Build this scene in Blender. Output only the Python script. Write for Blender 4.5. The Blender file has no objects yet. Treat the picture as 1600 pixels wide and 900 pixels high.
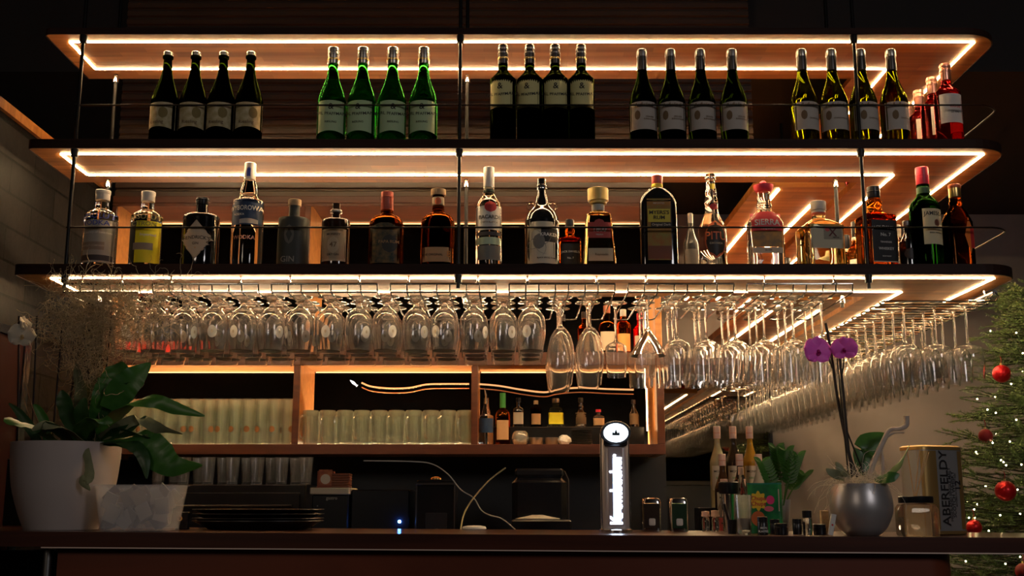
import bpy, bmesh, math, random
from math import sin, cos, pi, atan, tan, radians, sqrt
from mathutils import Vector, Matrix
random.seed(7)
C = bpy.context.scene
COL = C.collection

# ------------------------------------------------------------------ camera, world, lamps, exposure
PITCH = radians(11.0); FPX = 1750.0
cam_d = bpy.data.cameras.new('camera'); cam_d.sensor_width = 36; cam_d.lens = 36 * FPX / 1600
cam_d.clip_start = 0.05; cam_d.clip_end = 200
cam = bpy.data.objects.new('camera', cam_d); COL.objects.link(cam)
cam.location = (0, 0, 0); cam.rotation_euler = (pi / 2 + PITCH, 0, 0)
C.camera = cam
w = bpy.data.worlds.new('world'); C.world = w; w.use_nodes = True
w.node_tree.nodes['Background'].inputs[0].default_value = (.9, .8, .75, 1)
w.node_tree.nodes['Background'].inputs[1].default_value = 0.012
C.view_settings.view_transform = 'Standard'; C.view_settings.look = 'None'
C.view_settings.exposure = 0.9; C.view_settings.gamma = 1; C.view_settings.use_curve_mapping = False
C.cycles.max_bounces = 14; C.cycles.transmission_bounces = 14; C.cycles.transparent_max_bounces = 16
C.cycles.diffuse_bounces = 3; C.cycles.glossy_bounces = 5
C.cycles.sample_clamp_indirect = 6.0
LED = 66.0          # radiance of the shelf strips
CAB_FILL = 150.0          # radiance of floor strips added to light the wall cabinet

def room_lamp(name, loc, size, power, col, target):
    l = bpy.data.lights.new(name, 'AREA'); l.shape = 'DISK'; l.size = size; l.energy = power; l.color = col
    o = bpy.data.objects.new(name, l); COL.objects.link(o); o.location = loc
    o.rotation_euler = (Vector(target) - Vector(loc)).to_track_quat('-Z', 'Y').to_euler(); return o
room_lamp('guest_room_lamp', (-2.2, -1.5, 1.6), .9, 7.5, (1, .80, .62), (0, 3.4, 0.1))
room_lamp('guest_room_lamp', (2.4, -.6, 1.5), .9, 11, (.95, .90, .90), (1.0, 3.6, 0.1))

# ------------------------------------------------------------------ helpers
def at(px, py, Y):
    """the point at distance Y that the photograph shows at pixel px, py"""
    u = (px - 800) / FPX; v = (450 - py) / FPX
    t = Y / (cos(PITCH) - v * sin(PITCH))
    return Vector((u * t, Y, t * (sin(PITCH) + v * cos(PITCH))))
def X(px, Y, z): return (px - 800) / FPX * (Y * cos(PITCH) + z * sin(PITCH))
def PX(Y, z): return (Y * cos(PITCH) + z * sin(PITCH)) / FPX      # metres per pixel

MATS = {}
def mat(name, col=(.5, .5, .5), rough=.5, metal=0., spec=.5, trans=0., ior=1.45, emit=None, es=0., coat=0.):
    if name in MATS: return MATS[name]
    m = bpy.data.materials.new(name); m.use_nodes = True
    b = m.node_tree.nodes['Principled BSDF']; i = b.inputs
    i['Base Color'].default_value = (*col, 1); i['Roughness'].default_value = rough; i['Metallic'].default_value = metal
    i['Specular IOR Level'].default_value = spec; i['Transmission Weight'].default_value = trans; i['IOR'].default_value = ior
    i['Coat Weight'].default_value = coat; i['Coat Roughness'].default_value = .1
    if emit: i['Emission Color'].default_value = (*emit, 1); i['Emission Strength'].default_value = es
    MATS[name] = m; return m
def glass(name, col=(1, 1, 1), rough=0., ior=1.45):
    if name in MATS: return MATS[name]
    m = bpy.data.materials.new(name); m.use_nodes = True; nt = m.node_tree; nt.nodes.clear()
    g = nt.nodes.new('ShaderNodeBsdfGlass'); o = nt.nodes.new('ShaderNodeOutputMaterial')
    g.inputs['Color'].default_value = (*col, 1); g.inputs['Roughness'].default_value = rough; g.inputs['IOR'].default_value = ior
    nt.links.new(g.outputs[0], o.inputs[0]); MATS[name] = m; return m
def thin_glass(name, tint=(1, 1, 1), edge=.9, body=.10, milk=.0):
    """thin clear glass: you see through it, and it shines more the more you look along it"""
    if name in MATS: return MATS[name]
    m = bpy.data.materials.new(name); m.use_nodes = True; nt = m.node_tree; nt.nodes.clear(); N = nt.nodes.new; L = nt.links.new
    lw = N('ShaderNodeLayerWeight'); lw.inputs[0].default_value = .35
    mr = N('ShaderNodeMapRange'); mr.inputs[3].default_value = body; mr.inputs[4].default_value = edge
    L(lw.outputs['Facing'], mr.inputs[0])
    t = N('ShaderNodeBsdfTransparent'); t.inputs[0].default_value = (*tint, 1)
    g = N('ShaderNodeBsdfGlossy'); g.inputs['Roughness'].default_value = .04
    r = N('ShaderNodeBsdfGlass'); r.inputs['Color'].default_value = (*tint, 1); r.inputs['IOR'].default_value = 1.3
    mx = N('ShaderNodeMixShader'); mx2 = N('ShaderNodeMixShader'); mx2.inputs[0].default_value = .5; o = N('ShaderNodeOutputMaterial')
    tr = N('ShaderNodeBsdfTranslucent'); tr.inputs[0].default_value = (1, .98, .94, 1); df = N('ShaderNodeBsdfDiffuse'); df.inputs[0].default_value = (1, .98, .94, 1)
    hz = N('ShaderNodeMixShader'); hz.inputs[0].default_value = .5; L(tr.outputs[0], hz.inputs[1]); L(df.outputs[0], hz.inputs[2]); mz = N('ShaderNodeMixShader'); mz.inputs[0].default_value = milk  # milk mixes in a white haze that brightens the glass
    L(t.outputs[0], mx2.inputs[1]); L(r.outputs[0], mx2.inputs[2])
    L(mr.outputs[0], mx.inputs[0]); L(mx2.outputs[0], mz.inputs[1]); L(hz.outputs[0], mz.inputs[2]); L(mz.outputs[0], mx.inputs[1]); L(g.outputs[0], mx.inputs[2]); L(mx.outputs[0], o.inputs[0])
    MATS[name] = m; return m
def real_glass(name, tint, ior, milk):
    """solid clear glass with a slight white haze mixed in to brighten it"""
    m = glass(name, tint, 0, ior); N = m.node_tree.nodes.new; L = m.node_tree.links.new; nd = m.node_tree.nodes
    g = nd['Glass BSDF']; o = nd['Material Output']; tr = N('ShaderNodeBsdfTranslucent'); df = N('ShaderNodeBsdfDiffuse'); a = N('ShaderNodeMixShader'); b = N('ShaderNodeMixShader')
    tr.inputs[0].default_value = df.inputs[0].default_value = (1, .97, .92, 1); b.inputs[0].default_value = milk  # white share put in to lift the brightness of the glass
    L(tr.outputs[0], a.inputs[1]); L(df.outputs[0], a.inputs[2]); L(g.outputs[0], b.inputs[1]); L(a.outputs[0], b.inputs[2]); L(b.outputs[0], o.inputs[0]); return m
def nodes_of(m): return m.node_tree.nodes, m.node_tree.links, m.node_tree.nodes['Principled BSDF']
def wood(name, c1, c2, rough=.35, scale=(2, 30, 30), planks=0, coat=.3):
    if name in MATS: return MATS[name]
    m = mat(name, c1, rough, coat=coat); n, l, b = nodes_of(m)
    tc = n.new('ShaderNodeTexCoord'); mp = n.new('ShaderNodeMapping'); mp.inputs['Scale'].default_value = scale
    ns = n.new('ShaderNodeTexNoise'); ns.inputs['Scale'].default_value = 1.0; ns.inputs['Detail'].default_value = 8; ns.inputs['Distortion'].default_value = .6
    cr = n.new('ShaderNodeValToRGB'); cr.color_ramp.elements[0].position = .32; cr.color_ramp.elements[1].position = .7
    cr.color_ramp.elements[0].color = (*c2, 1); cr.color_ramp.elements[1].color = (*c1, 1)
    l.new(tc.outputs['Object'], mp.inputs[0]); l.new(mp.outputs[0], ns.inputs[0]); l.new(ns.outputs[0], cr.inputs[0])
    out = cr.outputs[0]
    if planks:
        m2 = n.new('ShaderNodeMapping'); m2.inputs['Scale'].default_value = (planks, planks, 1)
        bk = n.new('ShaderNodeTexBrick'); bk.inputs['Color1'].default_value = (1, 1, 1, 1); bk.inputs['Color2'].default_value = (.62, .6, .58, 1)
        bk.inputs['Mortar'].default_value = (.55, .5, .5, 1); bk.inputs['Mortar Size'].default_value = .004; bk.inputs['Brick Width'].default_value = 1.3; bk.inputs['Row Height'].default_value = .28
        mm = n.new('ShaderNodeMix'); mm.data_type = 'RGBA'; mm.blend_type = 'MULTIPLY'; mm.inputs[0].default_value = .9
        l.new(tc.outputs['Object'], m2.inputs[0]); l.new(m2.outputs[0], bk.inputs[0]); l.new(out, mm.inputs[6]); l.new(bk.outputs[0], mm.inputs[7]); out = mm.outputs[2]
    l.new(out, b.inputs['Base Color']); return m
def noisy(name, c1, c2, scale=8, rough=.7, bump=0., metal=0.):
    if name in MATS: return MATS[name]
    m = mat(name, c1, rough, metal); n, l, b = nodes_of(m)
    tc = n.new('ShaderNodeTexCoord'); ns = n.new('ShaderNodeTexNoise'); ns.inputs['Scale'].default_value = scale; ns.inputs['Detail'].default_value = 6
    cr = n.new('ShaderNodeValToRGB'); cr.color_ramp.elements[0].position = .35; cr.color_ramp.elements[1].position = .68
    cr.color_ramp.elements[0].color = (*c2, 1); cr.color_ramp.elements[1].color = (*c1, 1)
    l.new(tc.outputs['Object'], ns.inputs[0]); l.new(ns.outputs[0], cr.inputs[0]); l.new(cr.outputs[0], b.inputs['Base Color'])
    if bump:
        bp = n.new('ShaderNodeBump'); bp.inputs[0].default_value = bump; bp.inputs[1].default_value = .01
        l.new(ns.outputs[0], bp.inputs['Height']); l.new(bp.outputs[0], b.inputs['Normal'])
    return m

class MB:
    """collects shapes for ONE mesh"""
    def __init__(s): s.v = []; s.f = []
    def add(s, vs, fs):
        n = len(s.v); s.v += [tuple(p) for p in vs]; s.f += [tuple(i + n for i in f) for f in fs]; return s
    def box(s, x0, x1, y0, y1, z0, z1, b=0.):
        if b <= 0:
            vs = [(x, y, z) for z in (z0, z1) for x, y in ((x0, y0), (x1, y0), (x1, y1), (x0, y1))]
            return s.add(vs, [(3, 2, 1, 0), (4, 5, 6, 7), (0, 1, 5, 4), (1, 2, 6, 5), (2, 3, 7, 6), (3, 0, 4, 7)])
        vs = []
        for z, q in ((z0, b), (z0 + b, 0), (z1 - b, 0), (z1, b)):
            a0, a1, c0, c1 = x0 + q, x1 - q, y0 + q, y1 - q
            k = b if not q else b * .3
            vs += [(a0 + k, c0, z), (a1 - k, c0, z), (a1, c0 + k, z), (a1, c1 - k, z), (a1 - k, c1, z), (a0 + k, c1, z), (a0, c1 - k, z), (a0, c0 + k, z)]
        fs = [tuple(range(7, -1, -1)), tuple(range(24, 32))]
        for r in range(3):
            for i in range(8): fs.append((r * 8 + i, r * 8 + (i + 1) % 8, r * 8 + 8 + (i + 1) % 8, r * 8 + 8 + i))
        return s.add(vs, fs)
    def prism(s, pts, z0, z1, axis='z'):
        n = len(pts); f = {'z': lambda a, b, c: (a, b, c), 'y': lambda a, b, c: (a, c, b), 'x': lambda a, b, c: (c, a, b)}[axis]
        vs = [f(a, b, z0) for a, b in pts] + [f(a, b, z1) for a, b in pts]
        return s.add(vs, [tuple(range(n))[::-1], tuple(range(n, 2 * n))] + [(i, (i + 1) % n, n + (i + 1) % n, n + i) for i in range(n)])
    def lathe(s, prof, seg=32, c=(0, 0, 0), ax='z', sx=1., sy=1.):
        vs = []; fs = []; m = len(prof)
        for r, z in prof:
            for k in range(seg):
                a = 2 * pi * k / seg; p = (r * cos(a) * sx, r * sin(a) * sy, z)
                if ax == 'y': p = (p[0], p[2], p[1])
                if ax == 'x': p = (p[2], p[0], p[1])
                vs.append((p[0] + c[0], p[1] + c[1], p[2] + c[2]))
        for j in range(m - 1):
            for k in range(seg): fs.append((j * seg + k, j * seg + (k + 1) % seg, (j + 1) * seg + (k + 1) % seg, (j + 1) * seg + k))
        if prof[0][0] > 0: fs.append(tuple(range(seg))[::-1])
        if prof[-1][0] > 0: fs.append(tuple(range((m - 1) * seg, m * seg)))
        return s.add(vs, fs)
    def loft(s, secs, seg=48, c=(0, 0, 0)):
        """secs: (z, half width, half depth, superellipse exponent)"""
        vs = []; fs = []; m = len(secs)
        for z, a, d, n in secs:
            for k in range(seg):
                t = 2 * pi * k / seg; ct, st = cos(t), sin(t)
                vs.append((c[0] + a * math.copysign(abs(ct) ** (2 / n), ct), c[1] + d * math.copysign(abs(st) ** (2 / n), st), c[2] + z))
        for j in range(m - 1):
            for k in range(seg): fs.append((j * seg + k, j * seg + (k + 1) % seg, (j + 1) * seg + (k + 1) % seg, (j + 1) * seg + k))
        fs += [tuple(range(seg))[::-1], tuple(range((m - 1) * seg, m * seg))]
        return s.add(vs, fs)
    def tube(s, pts, r, seg=8, closed=False):
        pts = [Vector(p) for p in pts]; n = len(pts); rs = list(r) if isinstance(r, (list, tuple)) else [r] * n
        if len(rs) != n: rs = [rs[min(int(i * (len(rs) - 1) / (n - 1)), len(rs) - 2)] * (1 - (i * (len(rs) - 1) / (n - 1)) % 1) + rs[min(int(i * (len(rs) - 1) / (n - 1)) + 1, len(rs) - 1)] * ((i * (len(rs) - 1) / (n - 1)) % 1) for i in range(n)]
        vs = []; fs = []; up = None
        for i, p in enumerate(pts):
            d = (pts[(i + 1) % n] - pts[i - 1]) if closed else (pts[min(i + 1, n - 1)] - pts[max(i - 1, 0)])
            if d.length < 1e-9: d = Vector((0, 0, 1))
            d.normalize()
            if up is None: up = Vector((0, 0, 1)) if abs(d.z) < .9 else Vector((1, 0, 0))
            a = d.cross(up)
            if a.length < 1e-6: a = d.cross(Vector((0, 1, 0)))
            a.normalize(); b = a.cross(d).normalized(); up = b
            for k in range(seg):
                t = 2 * pi * k / seg; vs.append(p + a * (rs[i] * cos(t)) + b * (rs[i] * sin(t)))
        m = n if closed else n - 1
        for j in range(m):
            for k in range(seg):
                j2 = (j + 1) % n; fs.append((j * seg + k, j * seg + (k + 1) % seg, j2 * seg + (k + 1) % seg, j2 * seg + k))
        if not closed: fs += [tuple(range(seg))[::-1], tuple(range((n - 1) * seg, n * seg))]
        return s.add(vs, fs)
    def ball(s, r, c=(0, 0, 0), seg=16, sc=(1, 1, 1)):
        m = seg // 2; vs = []; fs = []
        for j in range(1, m):
            for k in range(seg):
                a = pi * j / m; t = 2 * pi * k / seg; vs.append((c[0] + r * sc[0] * sin(a) * cos(t), c[1] + r * sc[1] * sin(a) * sin(t), c[2] + r * sc[2] * cos(a)))
        vs += [(c[0], c[1], c[2] + r * sc[2]), (c[0], c[1], c[2] - r * sc[2])]; T = len(vs) - 2; B = T + 1
        for j in range(m - 2):
            for k in range(seg): fs.append((j * seg + k, (j + 1) * seg + k, (j + 1) * seg + (k + 1) % seg, j * seg + (k + 1) % seg))
        for k in range(seg): fs.append((T, k, (k + 1) % seg)); fs.append((B, (m - 2) * seg + (k + 1) % seg, (m - 2) * seg + k))
        return s.add(vs, fs)
    def mesh(s, name, smooth=True, ang=38, fix=True):
        me = bpy.data.meshes.new(name); me.from_pydata(s.v, [], s.f)
        if fix:
            bm = bmesh.new(); bm.from_mesh(me); bmesh.ops.recalc_face_normals(bm, faces=bm.faces); bm.to_mesh(me); bm.free()
        if smooth: me.shade_smooth(); me.set_sharp_from_angle(angle=radians(ang))
        return me
    def build(s, name, m, parent=None, loc=None, rz=0, smooth=True, ang=38, fix=True):
        me = s.mesh(name, smooth, ang, fix); me.materials.append(m)
        o = bpy.data.objects.new(name, me); COL.objects.link(o)
        if parent: o.parent = parent
        if loc is not None: o.location = loc
        if rz: o.rotation_euler.z = rz
        return o
def link_mesh(name, me, parent=None, loc=None):
    o = bpy.data.objects.new(name, me); COL.objects.link(o)
    if parent: o.parent = parent
    if loc is not None: o.location = loc
    return o
def tag(o, label=None, cat=None, group=None, kind=None):
    if label: o['label'] = label
    if cat: o['category'] = cat
    if group: o['group'] = group
    if kind: o['kind'] = kind
    return o
def thing(name, label, cat, loc=(0, 0, 0), rz=0, group=None):
    o = bpy.data.objects.new(name, None); COL.objects.link(o); o.empty_display_size = .05
    o.location = loc; o.rotation_euler.z = rz; return tag(o, label, cat, group)
def struct(name, mb, m, smooth=False): return tag(mb.build(name, m, smooth=smooth), kind='structure')
def copy_tree(o, loc=None, rz=None, label=None, group=None, parent=None):
    c = o.copy(); COL.objects.link(c)
    if parent: c.parent = parent
    if loc is not None: c.location = loc
    if rz is not None: c.rotation_euler.z = rz
    if label: c['label'] = label
    if group: c['group'] = group
    for ch in list(o.children): copy_tree(ch, parent=c)
    return c
_tc = {}
def text_geo(s, size, bold=0.0):
    k = (s, bold)
    if k not in _tc:
        cu = bpy.data.curves.new('lettering', 'FONT'); cu.body = s; cu.size = 1; cu.align_x = 'CENTER'; cu.align_y = 'CENTER'; cu.offset = bold; cu.resolution_u = 3
        ob = bpy.data.objects.new('lettering', cu); COL.objects.link(ob); dg = bpy.context.evaluated_depsgraph_get()
        me = bpy.data.meshes.new_from_object(ob.evaluated_get(dg)); bpy.data.objects.remove(ob); bpy.data.curves.remove(cu)
        _tc[k] = ([tuple(v.co) for v in me.vertices], [tuple(p.vertices) for p in me.polygons]); bpy.data.meshes.remove(me)
    vs, fs = _tc[k]; return [(x * size, y * size) for x, y, _ in vs], fs
def flat_text(s, size, m, parent, loc, rot=(pi / 2, 0, 0), bold=.01, sx=1., name='lettering'):
    vs, fs = text_geo(s, size, bold); mb = MB(); mb.add([(x * sx, y, 0) for x, y in vs], fs)
    o = mb.build(name, m, parent, loc, smooth=False, fix=False); o.rotation_euler = rot; return o
def catmull(p, k=5):
    out = []
    for i in range(len(p) - 1):
        a, b, c, d = p[max(i - 1, 0)], p[i], p[i + 1], p[min(i + 2, len(p) - 1)]
        for j in range(k):
            t = j / k; out.append(tuple(.5 * (2 * b[q] + (c[q] - a[q]) * t + (2 * a[q] - 5 * b[q] + 4 * c[q] - d[q]) * t * t + (3 * b[q] - a[q] - 3 * c[q] + d[q]) * t ** 3) for q in range(len(b))))
    out.append(tuple(p[-1])); return out

# ------------------------------------------------------------------ materials
M_wood = wood('walnut', (.46, .19, .050), (.27, .10, .022), .45, (1.5, 26, 26), planks=1.3, coat=.0)
M_wood.node_tree.nodes['Principled BSDF'].inputs['Specular IOR Level'].default_value = .22
M_edge = wood('dark_walnut', (.035, .014, .009), (.018, .008, .006), .55, (1.5, 26, 40), coat=0)
M_edge.node_tree.nodes['Principled BSDF'].inputs['Specular IOR Level'].default_value = .15
M_bar = wood('bar_mahogany', (.075, .022, .012), (.04, .012, .008), .28, (1.5, 30, 30))
M_panel = wood('bar_panel', (.17, .038, .016), (.11, .026, .012), .35, (1.2, 5, 5))
M_cab = wood('oak', (.55, .24, .07), (.36, .14, .04), .4, (1.6, 30, 30), coat=.1)
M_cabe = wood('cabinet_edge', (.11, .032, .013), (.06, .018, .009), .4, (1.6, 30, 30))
M_led = mat('warm_led', (1, .9, .7), .5, emit=(1, .70, .36), es=LED)
M_cabfill = mat('cabinet_fill_led', (1, .8, .5), .5, emit=(1, .76, .46), es=CAB_FILL)
M_vled = mat('vertical_led', (1, .8, .5), .5, emit=(1, .62, .30), es=9)
M_edgeled = mat('cabinet_edge_glow', (1, .8, .5), .5, emit=(1, .45, .16), es=2.2)
M_black = mat('black_metal', (.012, .011, .011), .35, .6)
M_blk = mat('black_plastic', (.006, .006, .008), .3)
M_chrome = mat('chrome', (.75, .74, .72), .14, 1)
M_brushed = mat('brushed_steel', (.42, .41, .40), .32, 1)
M_brass = mat('brass', (.75, .48, .18), .2, 1)
M_dark = mat('dark_paint', (.016, .013, .013), .75)
M_white = mat('white_plastic', (.75, .72, .66), .35)
M_cream = mat('cream_paper', (.58, .5, .38), .75)
M_paper = mat('white_paper', (.66, .64, .60), .8)
M_ink = mat('black_ink', (.012, .011, .012), .6)
M_gold = mat('gold_foil', (.8, .55, .2), .3, 1)
M_red = mat('red_print', (.5, .03, .03), .5)
M_blue = mat('blue_print', (.03, .06, .38), .5)

# ------------------------------------------------------------------ the room
ZF = -1.17
struct('floor', MB().box(-6, 8, -16, 8, ZF - .05, ZF), noisy('floor_tiles', (.03, .025, .022), (.02, .016, .015), 3, .5))
struct('ceiling', MB().box(-6, 8, -16, 4.7, 2.25, 2.32).box(-6, 8, 4.62, 4.7, 1.86, 2.25).box(-6, 8, 4.7, 7.2, 1.86, 1.92), M_dark)
struct('wall_front', MB().box(-6, 8, -16.1, -16, ZF, 2.3), M_dark)
struct('wall_right', MB().box(5.5, 5.6, -16, 7.2, ZF, 2.3), noisy('plaster_side', (.05, .045, .05), (.035, .03, .035), 4, .8))
struct('wall_left_upper', MB().box(-5.6, -5.5, -16, 7.2, ZF, 2.3), M_dark)
# grey plaster wall at the back right
struct('wall_back_right', MB().box(-2.2, 6, 7.06, 7.16, ZF, 2.0), noisy('grey_plaster', (.30, .26, .25), (.21, .185, .18), 2.2, .75, .25))
# slate clad side wall with a wooden capping
slate = mat('slate', (.06, .055, .052), .62, spec=.15); n_, l_, b_ = nodes_of(slate)
tc = n_.new('ShaderNodeTexCoord'); mp = n_.new('ShaderNodeMapping'); mp.inputs['Rotation'].default_value = (0, pi / 2, pi / 2); mp.inputs['Scale'].default_value = (1, 1, 1)
sx_ = n_.new('ShaderNodeSeparateXYZ'); cx_ = n_.new('ShaderNodeCombineXYZ'); l_.new(tc.outputs['Object'], sx_.inputs[0]); l_.new(sx_.outputs['Y'], cx_.inputs['X']); l_.new(sx_.outputs['Z'], cx_.inputs['Y'])
bk = n_.new('ShaderNodeTexBrick'); bk.inputs['Scale'].default_value = 2.6; bk.inputs['Mortar Size'].default_value = .012; bk.inputs['Brick Width'].default_value = .95; bk.inputs['Row Height'].default_value = .3
bk.inputs['Color1'].default_value = (.030, .026, .024, 1); bk.inputs['Color2'].default_value = (.010, .0095, .0095, 1); bk.inputs['Mortar'].default_value = (.003, .003, .003, 1)
ns = n_.new('ShaderNodeTexNoise'); ns.inputs['Scale'].default_value = 7; ns.inputs['Detail'].default_value = 8; l_.new(cx_.outputs[0], bk.inputs[0]); l_.new(cx_.outputs[0], ns.inputs[0])
mm = n_.new('ShaderNodeMix'); mm.data_type = 'RGBA'; mm.blend_type = 'MULTIPLY'; mm.inputs[0].default_value = .8; l_.new(bk.outputs[0], mm.inputs[6]); l_.new(ns.outputs[0], mm.inputs[7]); l_.new(mm.outputs[2], b_.inputs['Base Color'])
ad = n_.new('ShaderNodeMath'); ad.operation = 'MULTIPLY_ADD'; ad.inputs[1].default_value = -1.2; l_.new(bk.outputs['Fac'], ad.inputs[0]); l_.new(ns.outputs[0], ad.inputs[2])
bp = n_.new('ShaderNodeBump'); bp.inputs[0].default_value = .7; bp.inputs[1].default_value = .010; l_.new(ad.outputs[0], bp.inputs['Height']); l_.new(bp.outputs[0], b_.inputs['Normal'])
struct('wall_left', MB().box(-1.80, -1.70, 1.5, 4.9, ZF, 1.29), slate)
struct('trim_1', MB().box(-1.81, -1.685, 1.5, 4.5, 1.29, 1.325), M_wood)
# ribbed cladding above the cabinets
rib = MB(); rib2 = MB()
def ribs(mb, x0, x1, y, z0, z1, p=.038):
    n = int((z1 - z0) / p)
    pr = [(y + .05, z0)]
    for i in range(n):
        z = z0 + i * p; pr += [(y + .010, z + .001), (y, z + .007), (y, z + p - .010), (y + .010, z + p - .003)]
    pr += [(y + .05, z0 + n * p)]
    mb.prism(pr, x0, x1, 'x')
M_rib = wood('ribbed_cladding', (.075, .042, .024), (.045, .025, .016), .42, (1.2, 14, 14), coat=.2)
ribs(rib, -1.66, 1.02, 4.52, 1.50, 2.24); ribs(rib2, -1.66, .62, 4.52, 1.262, 1.50)
struct('wall_back_upper', rib, M_rib); struct('wall_back', rib2, M_rib)
struct('wall_back_lower', MB().box(-1.70, 0.66, 4.86, 4.92, ZF, 1.28), mat('back_wall_black', (.01, .01, .012), .4))

# mirror hung on the far wall, seen past the end of the cabinets
t = thing('wall_mirror', 'dark mirror on the far wall beyond the cabinet end', 'mirror', (1.24, 7.05, .35))
M_mir = mat('dark_mirror', (.30, .27, .24), .02, 1)
MB().box(-.36, .36, -.012, 0, -.20, .42).build('mirror_glass', M_mir, t, smooth=False)
fr = MB(); fr.box(-.385, -.36, -.02, .004, -.225, .445).box(.36, .385, -.02, .004, -.225, .445).box(-.36, .36, -.02, .004, .42, .445).box(-.36, .36, -.02, .004, -.225, -.20)
fr.build('frame', M_black, t, smooth=False)
struct('dark_panel', MB().box(.86, 1.62, 7.0, 7.055, ZF, .12), M_blk)  # black panel added to keep the area below the mirror dark
# ceiling lamps of the guest room, seen in that mirror
M_spot = mat('downlight', (1, 1, 1), .5, emit=(1, .86, .62), es=18)
for i, yy in enumerate((-3.2, -4.6, -6.0, -7.6, -9.4, -11.4)):
    t = thing('ceiling_downlight', 'round ceiling downlight over the guest room, %s from the bar' % ('first', 'second', 'third', 'fourth', 'fifth', 'sixth')[i], 'ceiling light', (3.4, yy, 2.25), group='guest room downlights')
    MB().lathe([(.085, 0), (.09, -.012), (.075, -.016), (.07, 0)], 24).build('trim_ring', M_brushed, t)
    MB().lathe([(.068, -.002), (.068, -.006)], 24).build('lens', M_spot, t)

# ------------------------------------------------------------------ the three lit shelves (L shaped) and the second wing
XL, XR, WI = -1.60, 1.685, 1.285          # left end, right end, inner side of the wing
YF, YB, YE = 3.60, 4.01, 6.95
SHELVES = {'top': (1.586, 1.606), 'middle': (1.179, 1.208), 'lower': (.747, .779)}
def rounded(x, y, r, a0, a1, n=8): return [(x + r * cos(a0 + (a1 - a0) * i / n), y + r * sin(a0 + (a1 - a0) * i / n)) for i in range(n + 1)]
def shelf_outline(xl=XL, xr=XR, ye=YE):
    return rounded(xl + .02, YF + .02, .02, pi, 1.5 * pi, 3) + rounded(xr - .13, YF + .13, .13, 1.5 * pi, 2 * pi) + [(xr, ye), (WI, ye), (WI, YB), (xl, YB)]
def strip_box(mb, x0, x1, y0, y1, z): mb.box(x0, x1, y0, y1, z - .0026, z - .0005)
for k, (z0, z1) in SHELVES.items():
    xl = {'top': -1.60, 'middle': -1.625, 'lower': -1.635}[k]
    t = thing('bar_shelf', 'long L-shaped dark walnut shelf lit underneath, %s of the three levels' % k, 'shelf', (0, 3.8, z0), group='hanging bar shelves')
    o = MB().prism([(x, y - 3.8) for x, y in shelf_outline(xl)], .0, z1 - z0).build('shelf_board', M_wood, t, smooth=False)
    e = MB(); ol = shelf_outline(xl); n = len(ol); inn = []
    ed = [(x, y - 3.8) for x, y in ol]
    pth = [(xl - .001, YB - 3.8)] + ed[:-4] + [(XR, YE - 3.8)]
    vs = []; q = .004
    for i, (x, y) in enumerate(pth):
        a = pth[max(i - 1, 0)]; b = pth[min(i + 1, len(pth) - 1)]; dx, dy = b[0] - a[0], b[1] - a[1]; L = math.hypot(dx, dy); nx, ny = dy / L, -dx / L
        vs += [(x + nx * .0005, y + ny * .0005, -.002), (x + nx * q, y + ny * q, -.002), (x + nx * q, y + ny * q, z1 - z0 + .001), (x + nx * .0005, y + ny * .0005, z1 - z0 + .001)]
    fs = [(4 * i + j, 4 * i + (j + 1) % 4, 4 * i + 4 + (j + 1) % 4, 4 * i + 4 + j) for i in range(len(pth) - 1) for j in range(4)]
    e.add(vs, fs).build('edge_banding', M_edge, t, smooth=False)['label'] = 'nearly black front edge'
    s = MB(); h = .0034; Yf, Yb = 3.664 - 3.8, 3.912 - 3.8
    for a in ((-1.54, 1.61, Yf - h, Yf + h), (-1.54, 1.385, Yb - h, Yb + h), (-1.54 - h, -1.54 + h, Yf + h, Yb - h), (1.61 - h, 1.61 + h, Yf + h, YE - .12 - 3.8), (1.385 - h, 1.385 + h, Yb + h, YE - .12 - 3.8)): strip_box(s, *a, 0)
    s.build('light_strip', M_led, t, smooth=False)
for k, z in (('middle', 1.179), ('lower', .747)):
    t = thing('bar_shelf', 'short walnut shelf wing behind the right end of the %s shelf' % k, 'shelf', (1.09, 5.0, z), group='rear shelf wings')
    MB().box(-.17, .165, -.93, 1.5, 0, .03).build('shelf_board', M_wood, t, smooth=False)
    s = MB(); strip_box(s, -.085, -.074, -.90, 1.42, 0); strip_box(s, .098, .109, -.70, 1.42, 0); s.build('light_strip', M_led, t, smooth=False)
# steel posts carrying the shelves
def post(x, y, r, label, grp, z0=.70):
    t = thing('shelf_post', label, 'post', (x, y, z0), group=grp)
    m = MB().lathe([(r, 0), (r, 2.249 - z0)], 12); m.build('rod', M_black, t)
    for k, (a, b) in SHELVES.items():
        MB().lathe([(r, -.03), (r * 1.9, -.028), (r * 2.1, -.008), (r * 2.1, -.0025)], 16, (0, 0, a - z0)).build('collar', M_black, t)
for x, nm in ((-1.47, 'left'), (-.177, 'middle'), (1.172, 'right')):
    post(x, 3.609, .0062, 'slim black front rod holding the shelves, %s of three' % nm, 'front shelf rods')
def backpost(x, nm):
    t = thing('shelf_post', 'black rear rod with bright steel cap behind the %s front rod' % nm, 'post', (x, 3.972, .70), group='rear shelf rods')
    MB().lathe([(.007, 0), (.007, 1.549)], 12).build('rod', M_black, t)
    for k, (a, b) in SHELVES.items():
        MB().lathe([(.009, -.03), (.012, -.03), (.012, -.004), (.009, -.0025)], 16, (0, 0, a - .7)).build('collar', M_chrome, t)
for x, nm in ((-1.485, 'left'), (-.168, 'middle'), (1.19, 'right')): backpost(x, nm)
post(1.335, 5.3, .0065, 'black rod holding the shelf wing at the back right', 'front shelf rods')
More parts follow.
